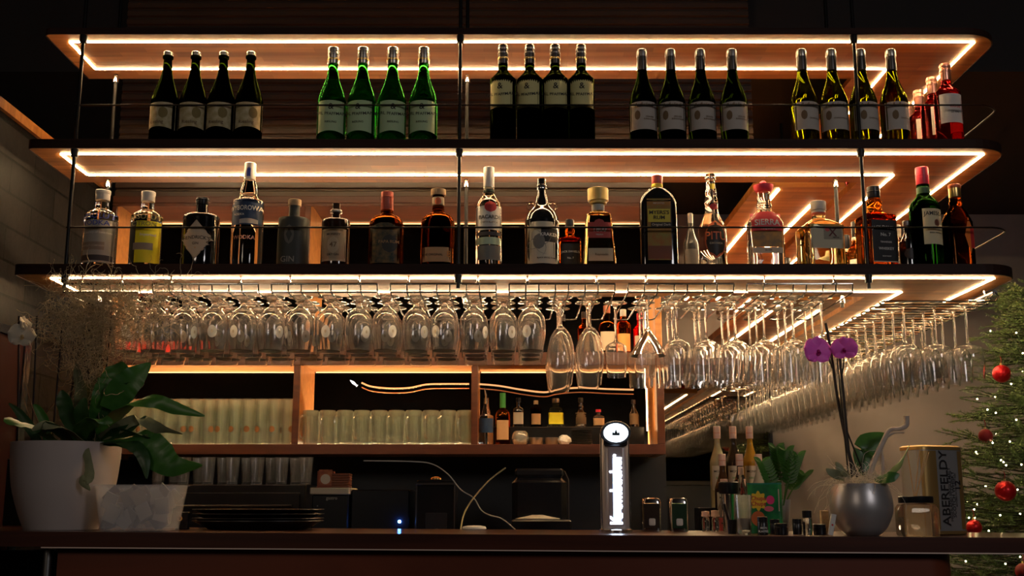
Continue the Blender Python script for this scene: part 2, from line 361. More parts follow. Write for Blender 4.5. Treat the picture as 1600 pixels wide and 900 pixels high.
# thin guard rails in front of the bottles
for nm, z in (('top', 1.333), ('middle', .906)):
    zz = {'top': 1.208, 'middle': .779}[nm]
    t = thing('guard_rail', 'thin black guard rail in front of the %s row of bottles' % nm, 'rail', (0, 3.625, z), group='shelf guard rails')
    p = [(-1.478, -.017, 0), (1.5, -.017, 0)] + [(1.575 + .09 * sin(a), .073 - .09 * cos(a), 0) for a in [i * pi / 16 for i in range(1, 9)]] + [(1.665, 3.2, 0)]
    MB().tube(p, .0032, 8).build('rail', M_black, t)
    for x, y in ((1.665, .9), (1.665, 2.0), (1.665, 3.1)):
        MB().lathe([(.004, zz - z + .001), (.004, -.001)], 10, (x, y, 0)).build('rail_support', M_black, t)

# ------------------------------------------------------------------ oak wall cabinet with compartments
t = thing('wall_cabinet', 'brown oak wall cabinet with open compartments above the back counter', 'cabinet', (0, 4.5, 0))
x0, x1 = -1.655, .61; D = .33
c = MB()
def cabpart(nm, m, *a): return MB().box(*a, b=.0015).build(nm, m, t, smooth=False)
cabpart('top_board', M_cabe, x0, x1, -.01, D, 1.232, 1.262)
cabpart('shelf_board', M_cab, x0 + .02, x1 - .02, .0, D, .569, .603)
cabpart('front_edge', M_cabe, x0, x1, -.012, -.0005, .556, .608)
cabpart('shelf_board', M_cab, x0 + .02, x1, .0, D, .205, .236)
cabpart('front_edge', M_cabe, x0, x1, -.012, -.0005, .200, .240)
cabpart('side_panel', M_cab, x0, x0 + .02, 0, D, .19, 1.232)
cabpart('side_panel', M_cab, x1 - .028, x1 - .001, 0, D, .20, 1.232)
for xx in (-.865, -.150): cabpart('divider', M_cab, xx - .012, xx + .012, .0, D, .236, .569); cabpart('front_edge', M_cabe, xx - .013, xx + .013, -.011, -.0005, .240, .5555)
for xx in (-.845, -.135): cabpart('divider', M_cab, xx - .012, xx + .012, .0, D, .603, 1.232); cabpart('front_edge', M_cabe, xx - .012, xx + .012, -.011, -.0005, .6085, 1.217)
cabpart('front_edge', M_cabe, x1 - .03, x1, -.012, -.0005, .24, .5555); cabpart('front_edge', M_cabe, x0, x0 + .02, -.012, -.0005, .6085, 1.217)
bkm = mat('black_glass', (.002, .002, .0022), .3, spec=.0)
cabpart('back_panel', bkm, x0 + .02, x1 - .028, D + .001, D + .008, .236, 1.232)
s = MB(); s2 = MB()
def lip(xa, xb, z):
    zf = .6032 if z > 1 else .2362
    s.box(xa + .012, xb - .012, D - .020, D - .010, zf + .0005, zf + .004)
    s2.box(xa + .004, xb - .004, D - .004, D - .0005, z - .0045, z - .0015)
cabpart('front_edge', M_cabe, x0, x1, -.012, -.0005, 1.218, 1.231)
for xa, xb in ((x0 + .021, -.858), (-.832, -.148), (-.122, x1 - .03)): lip(xa, xb, 1.232)
for xa, xb in ((x0 + .021, -.878), (-.852, -.163), (-.137, x1 - .03)): lip(xa, xb, .569)
s.build('light_strip', M_cabfill, t, smooth=False); s2.build('glow_line', M_edgeled, t, smooth=False)  # floor strips are added light for the ceilings and glasses
v = MB().box(x1 - .059, x1 - .054, .10, .108, .30, .555).box(x1 - .059, x1 - .054, .10, .108, .604, 1.2); v.build('light_strip', M_vled, t, smooth=False)
cabpart('reflected_shelf', M_cab, x1, .93, .02, D, .558, .588)  # boards added in place of the cabinet shelf's reflection
cabpart('reflected_shelf', M_cabe, x1, .93, .008, .019, .558, .588)

# ------------------------------------------------------------------ back counter and the bar
struct('trim_2', MB().box(-1.69, .9, 4.0, 4.85, -.30, -.26).box(-1.69, .9, 4.03, 4.85, ZF, -.30), mat('back_counter', (.02, .018, .018), .35))
t = thing('bar_counter', 'long dark mahogany bar counter across the whole front', 'counter', (0, 3.1, ZF))
TILT = 0.0062          # the slab drops a little to the right
def ctop(x): return -.0765 - TILT * x
bt = MB(); H = -ZF
def slab(mb, xa, xb, ya, yb, d0, d1):
    vs = [(x, y, H + ctop(x) + d) for d in (d0, d1) for x, y in ((xa, ya), (xb, ya), (xb, yb), (xa, yb))]
    mb.add(vs, [(3, 2, 1, 0), (4, 5, 6, 7), (0, 1, 5, 4), (1, 2, 6, 5), (2, 3, 7, 6), (3, 0, 4, 7)])
slab(bt, -1.645, 2.2, 0, .66, -.040, -.002); slab(bt, -1.645, 2.2, .003, .657, -.002, 0)
bt.build('counter_top', M_bar, t, smooth=False)
tr = MB(); slab(tr, -1.27, 2.2, -.003, .004, -.0435, -.0405); tr.build('metal_trim', mat('trim_metal', (.75, .58, .50), .5, .3), t, smooth=False)
fp = MB(); fp.prism([(-1.24, .60), (-1.24, .04), (1.14, .04)] + rounded(1.14, .12, .08, -pi / 2, 0)[1:] + [(1.22, .60)], .02, H - .16)
fp.v = [(a, b, c if c < .1 else H + ctop(a) - .0405) for a, b, c in fp.v]
fp.build('front_panel', M_panel, t, smooth=True, ang=30)
MB().lathe([(.013, 0), (.013, H - .118)], 20, (-1.275, .06, 0)).build('steel_leg', M_brushed, t)
MB().box(-1.64, -1.30, .30, .34, .02, H - .13).build('side_panel', M_blk, t, smooth=False)

# ------------------------------------------------------------------ glass racks and the hanging glasses
M_rackw = mat('rack_wire', (.10, .095, .09), .25, .9)
ORD = ['first', 'second', 'third', 'fourth', 'fifth', 'sixth', 'seventh', 'eighth', 'ninth', 'tenth', 'eleventh', 'twelfth', 'thirteenth', 'fourteenth', 'fifteenth', 'sixteenth', 'seventeenth', 'eighteenth', 'nineteenth', 'twentieth', 'twenty-first', 'twenty-second', 'twenty-third', 'twenty-fourth', 'twenty-fifth', 'twenty-sixth', 'twenty-seventh', 'twenty-eighth', 'twenty-ninth', 'thirtieth', 'thirty-first', 'thirty-second']
P_ = .0979; XL0 = X(966, 3.74, .69)
def lane_x(k): return XL0 + P_ * (k - 17)       # k = 0 .. 24 from the left
SLOT = .0215; ZR = .690
def make_rack(first_hairpin, n, label):
    xs = [lane_x(0) + P_ * (first_hairpin + i) for i in range(n)]   # hairpin i spans lane k=first+i .. +1
    xa, xb = xs[0] + SLOT, xs[-1] + P_ - SLOT; cx = (xa + xb) / 2
    t = thing('glass_rack', label, 'glass rack', (cx, 3.62, ZR), group='chrome glass racks under the shelf')
    MB().tube([(xa - cx, 0, .028), (xb - cx, 0, .028)], .0042, 10).build('front_rail', M_chrome, t)
    MB().tube([(xa - cx, 0, -.0), (xb - cx, 0, -.0)], .0036, 10).build('front_rail', M_chrome, t)
    for i, x in enumerate(xs):
        l, r = x + SLOT - cx, x + P_ - SLOT - cx; y = .56
        path = [(l, 0, .028), (l, .004, .006), (l, .02, 0), (l, y - .02, 0), (l + .006, y - .006, 0), (l + .02, y, 0), (r - .02, y, 0), (r - .006, y - .006, 0), (r, y - .02, 0), (r, .02, 0), (r, .004, .006), (r, 0, .028)]
        MB().tube(path, .0027, 8).build('wire_hook', M_rackw, t)
    for x in (xa + .06, xb - .06):
        MB().ball(.007, (x - cx, -.002, .028), 12, (1.6, .6, .8)).build('mounting_stud', M_chrome, t)
        MB().tube([(x - cx, 0, .028), (x - cx, .004, .0565)], .003, 8).build('hanger', M_chrome, t)
    return t
racks = [(-2, 3), (1, 4), (5, 4), (9, 4), (13, 4), (17, 4), (21, 4)]
for i, (a, n) in enumerate(racks):
    make_rack(a, n, 'chrome wire glass rack under the lower shelf, %s from the slate wall' % ORD[i])
# thin clear glasses, profiles drawn upright then hung upside down
def shell(outer, th=.0016, foot=True):
    inner = [(max(r - th, 0), z) for r, z in outer[::-1]]
    return inner
def stem_glass(foot_r, stem_r, z_bowl, bowl, th=.0016, flip=True, seg=36):
    base = [(0, 0), (foot_r - .002, 0), (foot_r, .0015), (foot_r - .002, .003), (foot_r * .5, .005), (stem_r * 2.2, .010), (stem_r * 1.15, .020), (stem_r, .035), (stem_r, z_bowl - .016), (stem_r * 1.5, z_bowl - .005)]
    b = catmull([(stem_r * 2.2, z_bowl)] + bowl, 4)
    inn = [(max(r - th, .0005), z) for r, z in b[::-1]]; inn = [(r, max(z, z_bowl + .004)) for r, z in inn][:-2] + [(0, z_bowl + .005)]
    prof = base + b + inn
    if flip: prof = [(r, -z) for r, z in prof]
    return MB().lathe(prof, seg)
M_glass = real_glass('clear_glass', (1, 1, 1), 1.5, .03)
M_logo = mat('white_logo', (.85, .82, .74), .5)
M_rim = mat('rim_ring', (.10, .07, .03), .3, .5)
def tulip_proto():
    bowl = [(.030, .050), (.044, .070), (.0485, .100), (.0475, .135), (.041, .175), (.0385, .206)]
    t = thing('beer_glass', 'x', 'glass')
    stem_glass(.043, .0075, .040, bowl).build('glass_body', M_glass, t)
    MB().lathe([(.0402, -.1845), (.0406, -.1845), (.0403, -.1865), (.0399, -.1865)], 36).build('rim_ring', M_rim, t)
    m = MB(); vs = []; fs = []; W, Hh = 12, 10
    prof = catmull([(.0165, .040)] + bowl, 8)
    def rad(z):
        for a, b in zip(prof, prof[1:]):
            if a[1] <= z <= b[1]: return a[0] + (b[0] - a[0]) * (z - a[1]) / max(b[1] - a[1], 1e-6)
        return prof[-1][0]
    vs.append((0, -rad(.125) - .0006, -.125))
    for k in range(20):
        a = 2 * pi * k / 20; z = .125 + .021 * sin(a); x = .0155 * cos(a); r = rad(z) + .0006; vs.append((r * sin(x / r), -r * cos(x / r), -z))
    for k in range(20): fs.append((0, 1 + k, 1 + (k + 1) % 20))
    m.add(vs, fs).build('printed_logo', M_logo, t, fix=False)
    mk = MB(); r = rad(.125) + .0010
    mk.add([(r * sin(x / r), -r * cos(x / r), -.125 - y) for x, y in ((-.003, -.006), (.003, -.006), (.004, .002), (0, .006), (-.004, .002))], [(0, 1, 2, 3, 4)]).build('crest', mat('crest_grey', (.55, .48, .36), .6), t, fix=False)
    return t
def wine_proto(nm, bowl, zb, fr=.043, sr=.0042):
    t = thing(nm, 'x', 'glass'); stem_glass(fr, sr, zb, bowl).build('glass_body', M_glass, t); return t
pt = tulip_proto()
pw = wine_proto('wine_glass', [(.020, .112), (.036, .14), (.0455, .19), (.045, .225), (.040, .27), (.0355, .300)], .104)
ps = wine_proto('wine_glass', [(.024, .145), (.0355, .155), (.0375, .175), (.0355, .215), (.0325, .262)], .138, .041)
pm = wine_proto('martini_glass', [(.010, .116), (.022, .135), (.0415, .165), (.0605, .199), (.0615, .2005)], .110, .043)
pb = wine_proto('wine_glass', [(.026, .154), (.041, .166), (.0455, .190), (.0445, .235), (.0415, .285)], .146, .043, .0042)
M_glass = real_glass('wing_glass', (1, 1, 1), 1.5, .032)  # separate copy so the wing glasses carry their own brightening haze
pg = wine_proto('balloon_glass', [(.030, .150), (.046, .160), (.0525, .185), (.0515, .225), (.0475, .268)], .144, .040, .0040)
used = set()
def hang(proto, x, y, label, grp, rz=None):
    rz = random.uniform(-pi, pi) if rz is None else rz
    if proto.name not in used:
        used.add(proto.name); proto.location = (x, y, ZR + .0062); proto.rotation_euler.z = rz; proto['label'] = label; proto['group'] = grp; return proto
    return copy_tree(proto, (x, y, ZR + .0062), rz, label, grp)
ROWS = (('front', 3.742), ('middle', 3.852), ('back', 3.962))
for k in range(25):
    x = lane_x(k)
    for ri, (rn, y) in enumerate(ROWS):
        where = 'in the %s lane from the left end, %s row' % (ORD[k], rn)
        j = random.uniform(-.003, .003); yy = y + random.uniform(-.008, .008)
        if k <= 14: hang(pt, x + j, yy, 'tulip beer glass hanging ' + where, 'tulip beer glasses hanging in the rack', random.uniform(-1.1, 1.1))
        elif k in (15, 16): 
            if ri < (3 if k == 15 else 2): hang(pw, x, yy, 'tall pointed wine glass hanging ' + where, 'tall wine glasses hanging in the rack')
        elif k == 17:
            if ri == 1: hang(ps, x, y, 'lone small wine glass hanging between the tall wine glasses and the martini glass', 'small wine glasses hanging in the rack')
        elif k == 18:
            if ri == 0: hang(pm, x, y, 'cone-shaped martini glass with its wide rim down, front of its lane', 'martini glasses hanging in the rack')
            else: hang(ps if ri == 1 else pb, x, yy, 'small straight wine glass hanging right behind the martini glass, %s row' % rn, 'small wine glasses hanging in the rack')
        else: hang(pb, x + j, yy, 'straight long-stemmed wine glass hanging ' + where, 'straight wine glasses hanging in the rack')
# the wing rack: lanes run across the wing
PW = .1075; NW = 28; YW = 3.87
for u in range(0, NW, 7):
    ya = YW + PW * u - PW / 2 - .012; n = 7; yc = ya + PW * n / 2
    t = thing('glass_rack', 'chrome wire glass rack under the shelf wing, %s from the front corner' % ORD[u // 7], 'glass rack', (1.66, yc, ZR), group='chrome glass racks under the wing')
    y0 = YW + PW * u - PW + SLOT - yc; y1 = YW + PW * (u + 6) + PW - SLOT - yc
    MB().tube([(0, y0, .030), (0, y1 - .05, .030)], .009, 12).build('front_rail', M_chrome, t)
    for i in range(n + (1 if u == 0 else 0)):
        l = YW + PW * (u + i - (1 if u == 0 else 0)) + SLOT - yc; r = l + PW - 2 * SLOT; xe = -.385
        path = [(0, l, .030), (.012, l, .018), (0, l, 0), (xe + .02, l, 0), (xe + .005, l + .006, 0), (xe, l + .02, 0), (xe, r - .02, 0), (xe + .005, r - .006, 0), (xe + .02, r, 0), (0, r, 0), (.012, r, .018), (0, r, .030)]
        MB().tube(path, .0034, 8).build('wire_hook', M_chrome, t)
    for y in (y0 + .08, y1 - .13): MB().tube([(0, y, .030), (0, y, .0565)], .004, 8).build('hanger', M_chrome, t)
for k in range(NW):
    y = YW + PW * k
    for ri, (rn, x) in enumerate((('outer', 1.588), ('middle', 1.479), ('inner', 1.370))):
        if k > 3 and random.random() < .04: continue
        hang(pg, x + random.uniform(-.0015, .0015), y + random.uniform(-.001, .001), 'large balloon glass in the wing rack, %s row, %s from the front corner' % (rn, ORD[k]), 'balloon glasses hanging in the wing rack')

# ------------------------------------------------------------------ bottles
BOTTLE_SHAPES = {   # (height share, half width share, depth share, superellipse exponent)
 'burgundy': [(0, .90, .90, 2), (.012, .99, .99, 2), (.06, 1, 1, 2), (.40, 1, 1, 2), (.46, .97, .97, 2), (.54, .80, .80, 2), (.62, .58, .58, 2), (.70, .42, .42, 2), (.78, .345, .345, 2), (.92, .33, .33, 2), (.925, .37, .37, 2), (.955, .37, .37, 2), (.96, .33, .33, 2), (1, .33, .33, 2)],
 'champagne': [(0, .90, .90, 2), (.012, .99, .99, 2), (.06, 1, 1, 2), (.42, 1, 1, 2), (.48, .96, .96, 2), (.56, .80, .80, 2), (.66, .56, .56, 2), (.76, .38, .38, 2), (.86, .31, .31, 2), (.925, .30, .30, 2), (.93, .37, .37, 2), (.955, .37, .37, 2), (.957, .31, .31, 2), (.965, .31, .31, 2), (.967, .34, .34, 2), (.99, .34, .34, 2), (1, .30, .30, 2)],
 'bordeaux': [(0, .90, .90, 2), (.012, .99, .99, 2), (.06, 1, 1, 2), (.60, 1, 1, 2), (.645, .93, .93, 2), (.68, .78, .78, 2), (.71, .56, .56, 2), (.735, .43, .43, 2), (.77, .37, .37, 2), (.85, .36, .36, 2), (1, .36, .36, 2)],
 'vodka': [(0, .93, .93, 2), (.012, 1, 1, 2), (.05, 1, 1, 2), (.62, 1, 1, 2), (.67, .96, .96, 2), (.71, .82, .82, 2), (.74, .60, .60, 2), (.76, .46, .46, 2), (.79, .42, .42, 2), (.90, .40, .40, 2), (1, .40, .40, 2)],
 'apothecary': [(0, .92, .92, 2.2), (.02, 1, 1, 2.2), (.60, 1, 1, 2.2), (.70, .99, .99, 2.2), (.735, .93, .93, 2.2), (.755, .74, .74, 2), (.765, .40, .40, 2), (.80, .32, .32, 2), (1, .31, .31, 2)],
 'tallvodka': [(0, .93, .93, 2), (.012, 1, 1, 2), (.50, 1, 1, 2), (.60, 1, 1, 2), (.63, .93, .93, 2), (.645, .72, .72, 2), (.66, .60, .60, 2), (.72, .56, .56, 2), (.80, .42, .42, 2), (.86, .36, .36, 2), (1, .34, .34, 2)],
 'stone': [(0, .95, .95, 2.4), (.02, 1, 1, 2.4), (.66, .98, .98, 2.4), (.69, .90, .90, 2.2), (.70, .46, .46, 2), (.72, .36, .36, 2), (1, .35, .35, 2)],
 'squat': [(0, .92, .92, 3), (.02, 1, 1, 3), (.50, 1, 1, 3), (.58, .98, .98, 2.8), (.645, .85, .85, 2.4), (.68, .62, .62, 2.2), (.70, .42, .42, 2), (.75, .36, .36, 2), (1, .35, .35, 2)],
 'rumjug': [(0, .93, .93, 2), (.015, 1, 1, 2), (.46, 1, 1, 2), (.54, .96, .96, 2), (.61, .80, .80, 2), (.66, .58, .58, 2), (.70, .42, .42, 2), (.77, .34, .34, 2), (.84, .24, .24, 2), (.90, .22, .22, 2), (.905, .28, .28, 2), (.93, .28, .28, 2), (.935, .24, .24, 2), (1, .24, .24, 2)],
 'trapezoid': [(0, .96, .80, 5), (.015, 1, .84, 5), (.40, .84, .70, 5), (.64, .74, .62, 4.5), (.675, .66, .58, 4), (.70, .44, .44, 2.6), (.72, .36, .36, 2), (1, .35, .35, 2)],
 'flask': [(0, .96, .50, 5), (.012, 1, .52, 5), (.62, .99, .50, 4.5), (.72, .95, .48, 4), (.79, .76, .42, 3.4), (.845, .46, .36, 2.6), (.87, .27, .27, 2), (.89, .22, .22, 2), (1, .22, .22, 2)],
 'wavy': [(0, .93, .93, 2), (.015, 1, 1, 2), (.12, .93, .93, 2), (.30, .98, .98, 2), (.42, .92, .92, 2), (.52, .66, .66, 2), (.58, .50, .50, 2), (.65, .44, .44, 2), (.70, .48, .48, 2), (.76, .40, .40, 2), (.82, .38, .38, 2), (.88, .32, .32, 2), (.94, .30, .30, 2), (.965, .36, .36, 2), (1, .34, .34, 2)],
 'hatflask': [(0, .95, .60, 4), (.02, 1, .64, 4), (.50, 1, .62, 4), (.57, .97, .60, 3.6), (.66, .72, .50, 3), (.72, .46, .42, 2.4), (.75, .40, .40, 2), (.79, .44, .44, 2), (.83, .38, .38, 2), (1, .34, .34, 2)],
 'square': [(0, .93, .93, 6), (.02, 1, 1, 7), (.54, 1, 1, 7), (.60, .98, .98, 6), (.68, .66, .66, 4), (.72, .44, .44, 2.6), (.75, .34, .34, 2), (1, .33, .33, 2)],
 'whiskey': [(0, .93, .93, 7), (.015, 1, 1, 8), (.58, 1, 1, 8), (.615, .95, .95, 6), (.65, .72, .72, 4), (.68, .48, .48, 2.6), (.74, .42, .42, 2), (.80, .46, .46, 2), (.86, .38, .38, 2), (1, .34, .34, 2)],
 'irish': [(0, .92, .92, 2), (.012, 1, 1, 2), (.55, 1, 1, 2), (.60, .97, .97, 2), (.65, .84, .84, 2), (.685, .62, .62, 2), (.72, .46, .46, 2), (.78, .41, .41, 2), (1, .39, .39, 2)],
 'syrup': [(0, .92, .92, 2), (.015, 1, 1, 2), (.50, 1, 1, 2), (.58, .94, .94, 2), (.68, .62, .62, 2), (.76, .40, .40, 2), (.82, .34, .34, 2), (1, .33, .33, 2)],
}
def densify(secs):
    return catmull(secs, 4)
def label_patch(surf, shape, xc, zc, a, b, off, nx=14, nz=8):
    """surf(x, z) gives the front of the glass; shape rect, diamond, oval, dome or arch"""
    vs = []; fs = []
    for j in range(nz + 1):
        q = j / nz * 2 - 1; z = zc + b * q
        f = 1.0
        if shape == 'diamond': f = max(1 - abs(q), .02)
        elif shape == 'oval': f = max(sqrt(max(1 - q * q, 0)), .03)
        for i in range(nx + 1):
            x = xc + a * f * (i / nx * 2 - 1); zz = z
            if shape == 'arch' and j == nz: zz += .0035 * (1 - ((x - xc) / a) ** 2)
            if shape == 'dome' and j == 0: zz += .007 * (1 - ((x - xc) / a) ** 2) - .003
            vs.append((x, surf(x, zz) - off, zz))
    for j in range(nz):
        for i in range(nx):
            k = j * (nx + 1) + i; fs.append((k, k + 1, k + nx + 2, k + nx + 1))
    return vs, fs
def make_bottle(name, label, cat, group, shape, W, H, m, caps=(), labels=(), texts=(), loc=(0, 0, 0), rz=0, seg=36, dep=1.0):
    t = thing(name, label, cat, loc, rz, group)
    secs = [(z * H, a * W, d * W * (dep if n > 2 or a > .6 else 1), n) for z, a, d, n in BOTTLE_SHAPES[shape]]
    sec = densify(secs); sec[0] = secs[0]
    MB().loft([(max(z, 0), a, d, n) for z, a, d, n in sec], seg).build('glass_body', m, t, ang=50)
    def S(z):
        for p, q in zip(secs, secs[1:]):
            if p[0] <= z <= q[0] and q[0] > p[0]:
                f = (z - p[0]) / (q[0] - p[0]); return tuple(p[i] + (q[i] - p[i]) * f for i in range(4))
        return secs[-1]
    def surf(x, z):
        _, a, d, n = S(z); r = min(abs(x) / a, .995); return -d * (1 - r ** n) ** (1 / n)
    for nm, z0, z1, wr, cm in caps:
        r = wr * W; a, b = z0 * H, z1 * H; e = min(.0012, (b - a) / 4)
        MB().lathe([(0, a), (r * .97, a), (r, a + e), (r, b - e), (r - e, b), (0, b)], 28).build(nm, cm, t)
    last = None; off = .0007
    for L in labels:
        nm, shp, xc, zc, a, b, cm = L
        v, f = label_patch(surf, shp, xc * W, zc * H, a * W, b * H, off); off += .0004
        last = MB().add(v, f).build(nm, cm, t, fix=False)
    off += .0004
    for T in texts:
        s, xc, zc, size, cm = T[:5]; sx = T[5] if len(T) > 5 else 1; arc = T[6] if len(T) > 6 else 0
        v, f = text_geo(s, size * H, .012)
        vv = []
        for x, z in v:
            x = x * sx + xc * W; z = z + zc * H - arc * (x / W) ** 2 * H; vv.append((x, surf(x, z) - off, z))
        MB().add(vv, f).build('lettering', cm, last if last else t, smooth=False, fix=False)
    return t
G_green_dk = glass('dark_green_glass', (.03, .045, .008)); G_green = glass('green_glass', (.07, .36, .07)); G_olive = glass('olive_glass', (.22, .24, .02))
G_clear = glass('bottle_glass', (.96, .97, .95)); G_black = mat('black_bottle_glass', (.006, .006, .007), .04, spec=.7, coat=.5)
G_amber = glass('amber_spirit', (.75, .30, .06)); G_brown = glass('brown_spirit', (.30, .12, .04)); G_rose = glass('rose_wine', (.80, .10, .10)); G_irish = glass('irish_green_glass', (.03, .10, .02))
G_pale = glass('pale_gold_spirit', (.90, .80, .55)); G_dkbr = mat('dark_brown_bottle', (.03, .012, .006), .05, spec=.7, trans=.3, coat=.4)
M_foil = mat('silver_foil', (.36, .33, .29), .3, .9); M_foilg = mat('grey_screwcap', (.22, .20, .19), .35, .7); M_foild = mat('dark_capsule', (.06, .05, .045), .35, .6)
M_lab1 = noisy('cream_vine_label', (.62, .55, .36), (.40, .33, .16), 40, .7); M_lab2 = mat('pale_green_label', (.45, .60, .35), .7); M_lab3 = mat('pale_yellow_label', (.60, .56, .26), .7)
M_lab4 = mat('stone_grey_label', (.46, .41, .36), .75); M_brownink = mat('brown_ink', (.16, .10, .05), .7); M_grn = mat('green_strip', (.05, .25, .05), .5)
M_copper = mat('copper_foil', (.70, .32, .22), .3, .9); M_cork = noisy('cork', (.62, .46, .28), (.45, .30, .16), 60, .8)
SB = 1.2095   # standing height on the middle shelf
YB1 = 3.662
def row_of(cx, yt, half, fn, Y=YB1, zb=SB):
    out = []
    for i, c in enumerate(cx):
        H = at(c, yt, Y).z - zb; W = half * PX(Y, zb + .1); x = X(c, Y, zb + .1)
        out.append(fn(i, W, H, (x, Y, zb)))
    return out
def fam(build, label_of):
    """build one bottle with its parts, then copy it for the rest of the row"""
    st = {}
    def fn(i, W, H, loc):
        rz = random.uniform(-.25, .25)
        if 'p' not in st:
            st['p'] = build(W, H); p = st['p']; p.location = loc; p.rotation_euler.z = rz; p['label'] = label_of(i); return p
        return copy_tree(st['p'], loc, rz, label_of(i))
    return fn
O4 = ('leftmost', 'second from left', 'third from left', 'rightmost')
def b1(W, H):
    return make_bottle('wine_bottle', 'x', 'bottle', 'sparkling wine bottles at the left of the top row', 'champagne', W, H, G_green_dk, [('cork_cap', .958, .999, .345, M_foil)],
        [('label', 'dome', 0, .275, .97, .135, M_lab1), ('printed_vine', 'oval', .35, .30, .30, .06, mat('olive_print', (.22, .17, .06), .7))], [('Riesling', -.1, .20, .05, M_brownink)])
row_of((257, 301, 345, 388), 82, 22, fam(b1, lambda i: 'dark sparkling wine bottle with vine patterned label, %s of four' % O4[i]))
def b2(W, H):
    return make_bottle('wine_bottle', 'x', 'bottle', 'bright green wine bottles in the top row', 'burgundy', W, H, G_green, [('screw_cap', .83, 1.003, .40, M_foil), ('gold_ring', .865, .885, .43, M_gold), ('cap_ridge', .925, .94, .43, M_foil), ('cap_ridge', .96, .972, .43, M_foil)],
        [('label', 'dome', 0, .25, .98, .16, M_lab2)], [('KARL PFAFFMANN', 0, .27, .042, M_ink, 1, -.03), ('&', 0, .345, .085, M_ink), ('RIESLING', 0, .19, .028, M_ink)])
row_of((518, 565, 612, 661), 76, 22.5, fam(b2, lambda i: 'bright green wine bottle with pale label and gold ring, %s of four' % O4[i]))
def b3(W, H):
    return make_bottle('wine_bottle', 'x', 'bottle', 'bordeaux wine bottles in the middle of the top row', 'bordeaux', W, H, G_green_dk, [('screw_cap', .81, 1.003, .39, M_foild), ('gold_ring', .855, .875, .43, M_gold), ('cap_ridge', .915, .93, .42, M_foil), ('cap_ridge', .955, .975, .42, M_foil)],
        [('label', 'arch', 0, .47, .99, .135, M_lab3), ('label_band', 'rect', 0, .35, .985, .012, mat('olive_band', (.10, .10, .02), .5))], [('KARL PFAFFMANN', 0, .46, .040, M_ink, 1, -.03), ('&', 0, .545, .085, M_ink)])
row_of((786, 828, 868, 909), 72, 20.5, fam(b3, lambda i: 'square shouldered dark wine bottle with a tall yellow label, %s of four' % O4[i]))
def b4(W, H):
    return make_bottle('wine_bottle', 'x', 'bottle', 'grey labelled wine bottles in the top row', 'burgundy', W, H, G_green_dk, [('screw_cap', .78, 1.003, .37, M_foild), ('cap_ridge', .925, .985, .40, M_foilg)],
        [('label', 'rect', 0, .265, .93, .145, M_lab4), ('printed_figure', 'oval', -.42, .27, .20, .05, M_brownink)], [('Aufwind', .05, .375, .055, M_brownink), ('GRAUER', .45, .25, .020, M_brownink), ('BURGUNDER', .45, .225, .020, M_brownink)])
row_of((1005, 1050, 1097, 1147), 79, 21.5, fam(b4, lambda i: 'dark wine bottle with grey label, %s of four, mid right of top row' % O4[i]))
def b5(W, H):
    return make_bottle('wine_bottle', 'x', 'bottle', 'olive wine bottles at the right of the top row', 'burgundy', W, H, G_olive, [('screw_cap', .78, 1.003, .37, M_foild), ('cap_ridge', .925, .985, .40, M_foil)],
        [('label', 'rect', 0, .265, .93, .145, M_lab4), ('printed_figure', 'oval', -.42, .27, .20, .05, M_brownink)], [('Aufwind', .05, .375, .055, M_brownink), ('CHARDONNAY', .42, .235, .020, M_brownink)])
row_of((1257, 1304, 1350, 1398), 79, 21.5, fam(b5, lambda i: 'olive glass wine bottle with grey label, %s of four' % O4[i]))
def b6(W, H):
    return make_bottle('rose_wine_bottle', 'x', 'bottle', 'rose wine bottles along the shelf wing', 'bordeaux', W, H, G_rose, [('screw_cap', .80, 1.003, .40, M_copper), ('cap_ridge', .90, .93, .44, M_copper), ('cap_ridge', .955, .985, .44, M_copper)],
        [('label', 'rect', .10, .43, .82, .17, M_paper)], [('ROSE', .35, .45, .05, M_red), ('LE VIN', .3, .38, .03, M_ink)])
f6 = fam(b6, lambda i: 'rosé wine bottle with copper cap on the shelf wing, %s from the front' % ORD[i])
H6 = at(1483, 101, 3.70).z - SB; W6 = 20.5 * PX(3.7, 1.3)
for i in range(9): f6(i, W6, H6, (X(1483, 3.70, 1.3) + .004 * sin(i * 3), 3.70 + .128 * i, SB))

# spirits on the lower of the two bottle shelves
SC = .7805
def spirit(name, label, x0, x1, yt, shape, m, caps=(), labels=(), texts=(), Y=3.675, rz=0, dep=1.0, cat='bottle', zb=SC):
    c = (x0 + x1) / 2; H = at(c, yt, Y).z - zb; W = (x1 - x0) / 2 * PX(Y, zb + .1)
    return make_bottle(name, label, cat, None, shape, W, H, m, caps, labels, texts, (X(c, Y, zb + .08), Y, zb), rz, 44, dep)
spirit('vodka_bottle', 'clear vodka bottle with blue lettering and white cap, at the left end', 130, 181, 299, 'vodka', G_clear, [('cap', .875, 1.003, .43, M_white), ('cap_rim', .96, 1.006, .46, M_white)],
       [('frosted_panel', 'rect', .12, .31, .86, .27, mat('frosted_panel', (.42, .40, .34), .6)), ('medallion_band', 'rect', -.12, .25, .72, .05, mat('tan_band', (.30, .24, .18), .6)), ('lower_script', 'rect', .0, .10, .96, .035, mat('dark_script', (.05, .045, .05), .6))],
       [('ABSOLUT', 0, .63, .095, M_blue, 1.05), ('VODKA', 0, .54, .085, M_blue, 1.1), ('Country of Sweden', .1, .42, .042, M_white), ('ABSOLUT COMPANY', -.1, .25, .03, M_cream)])
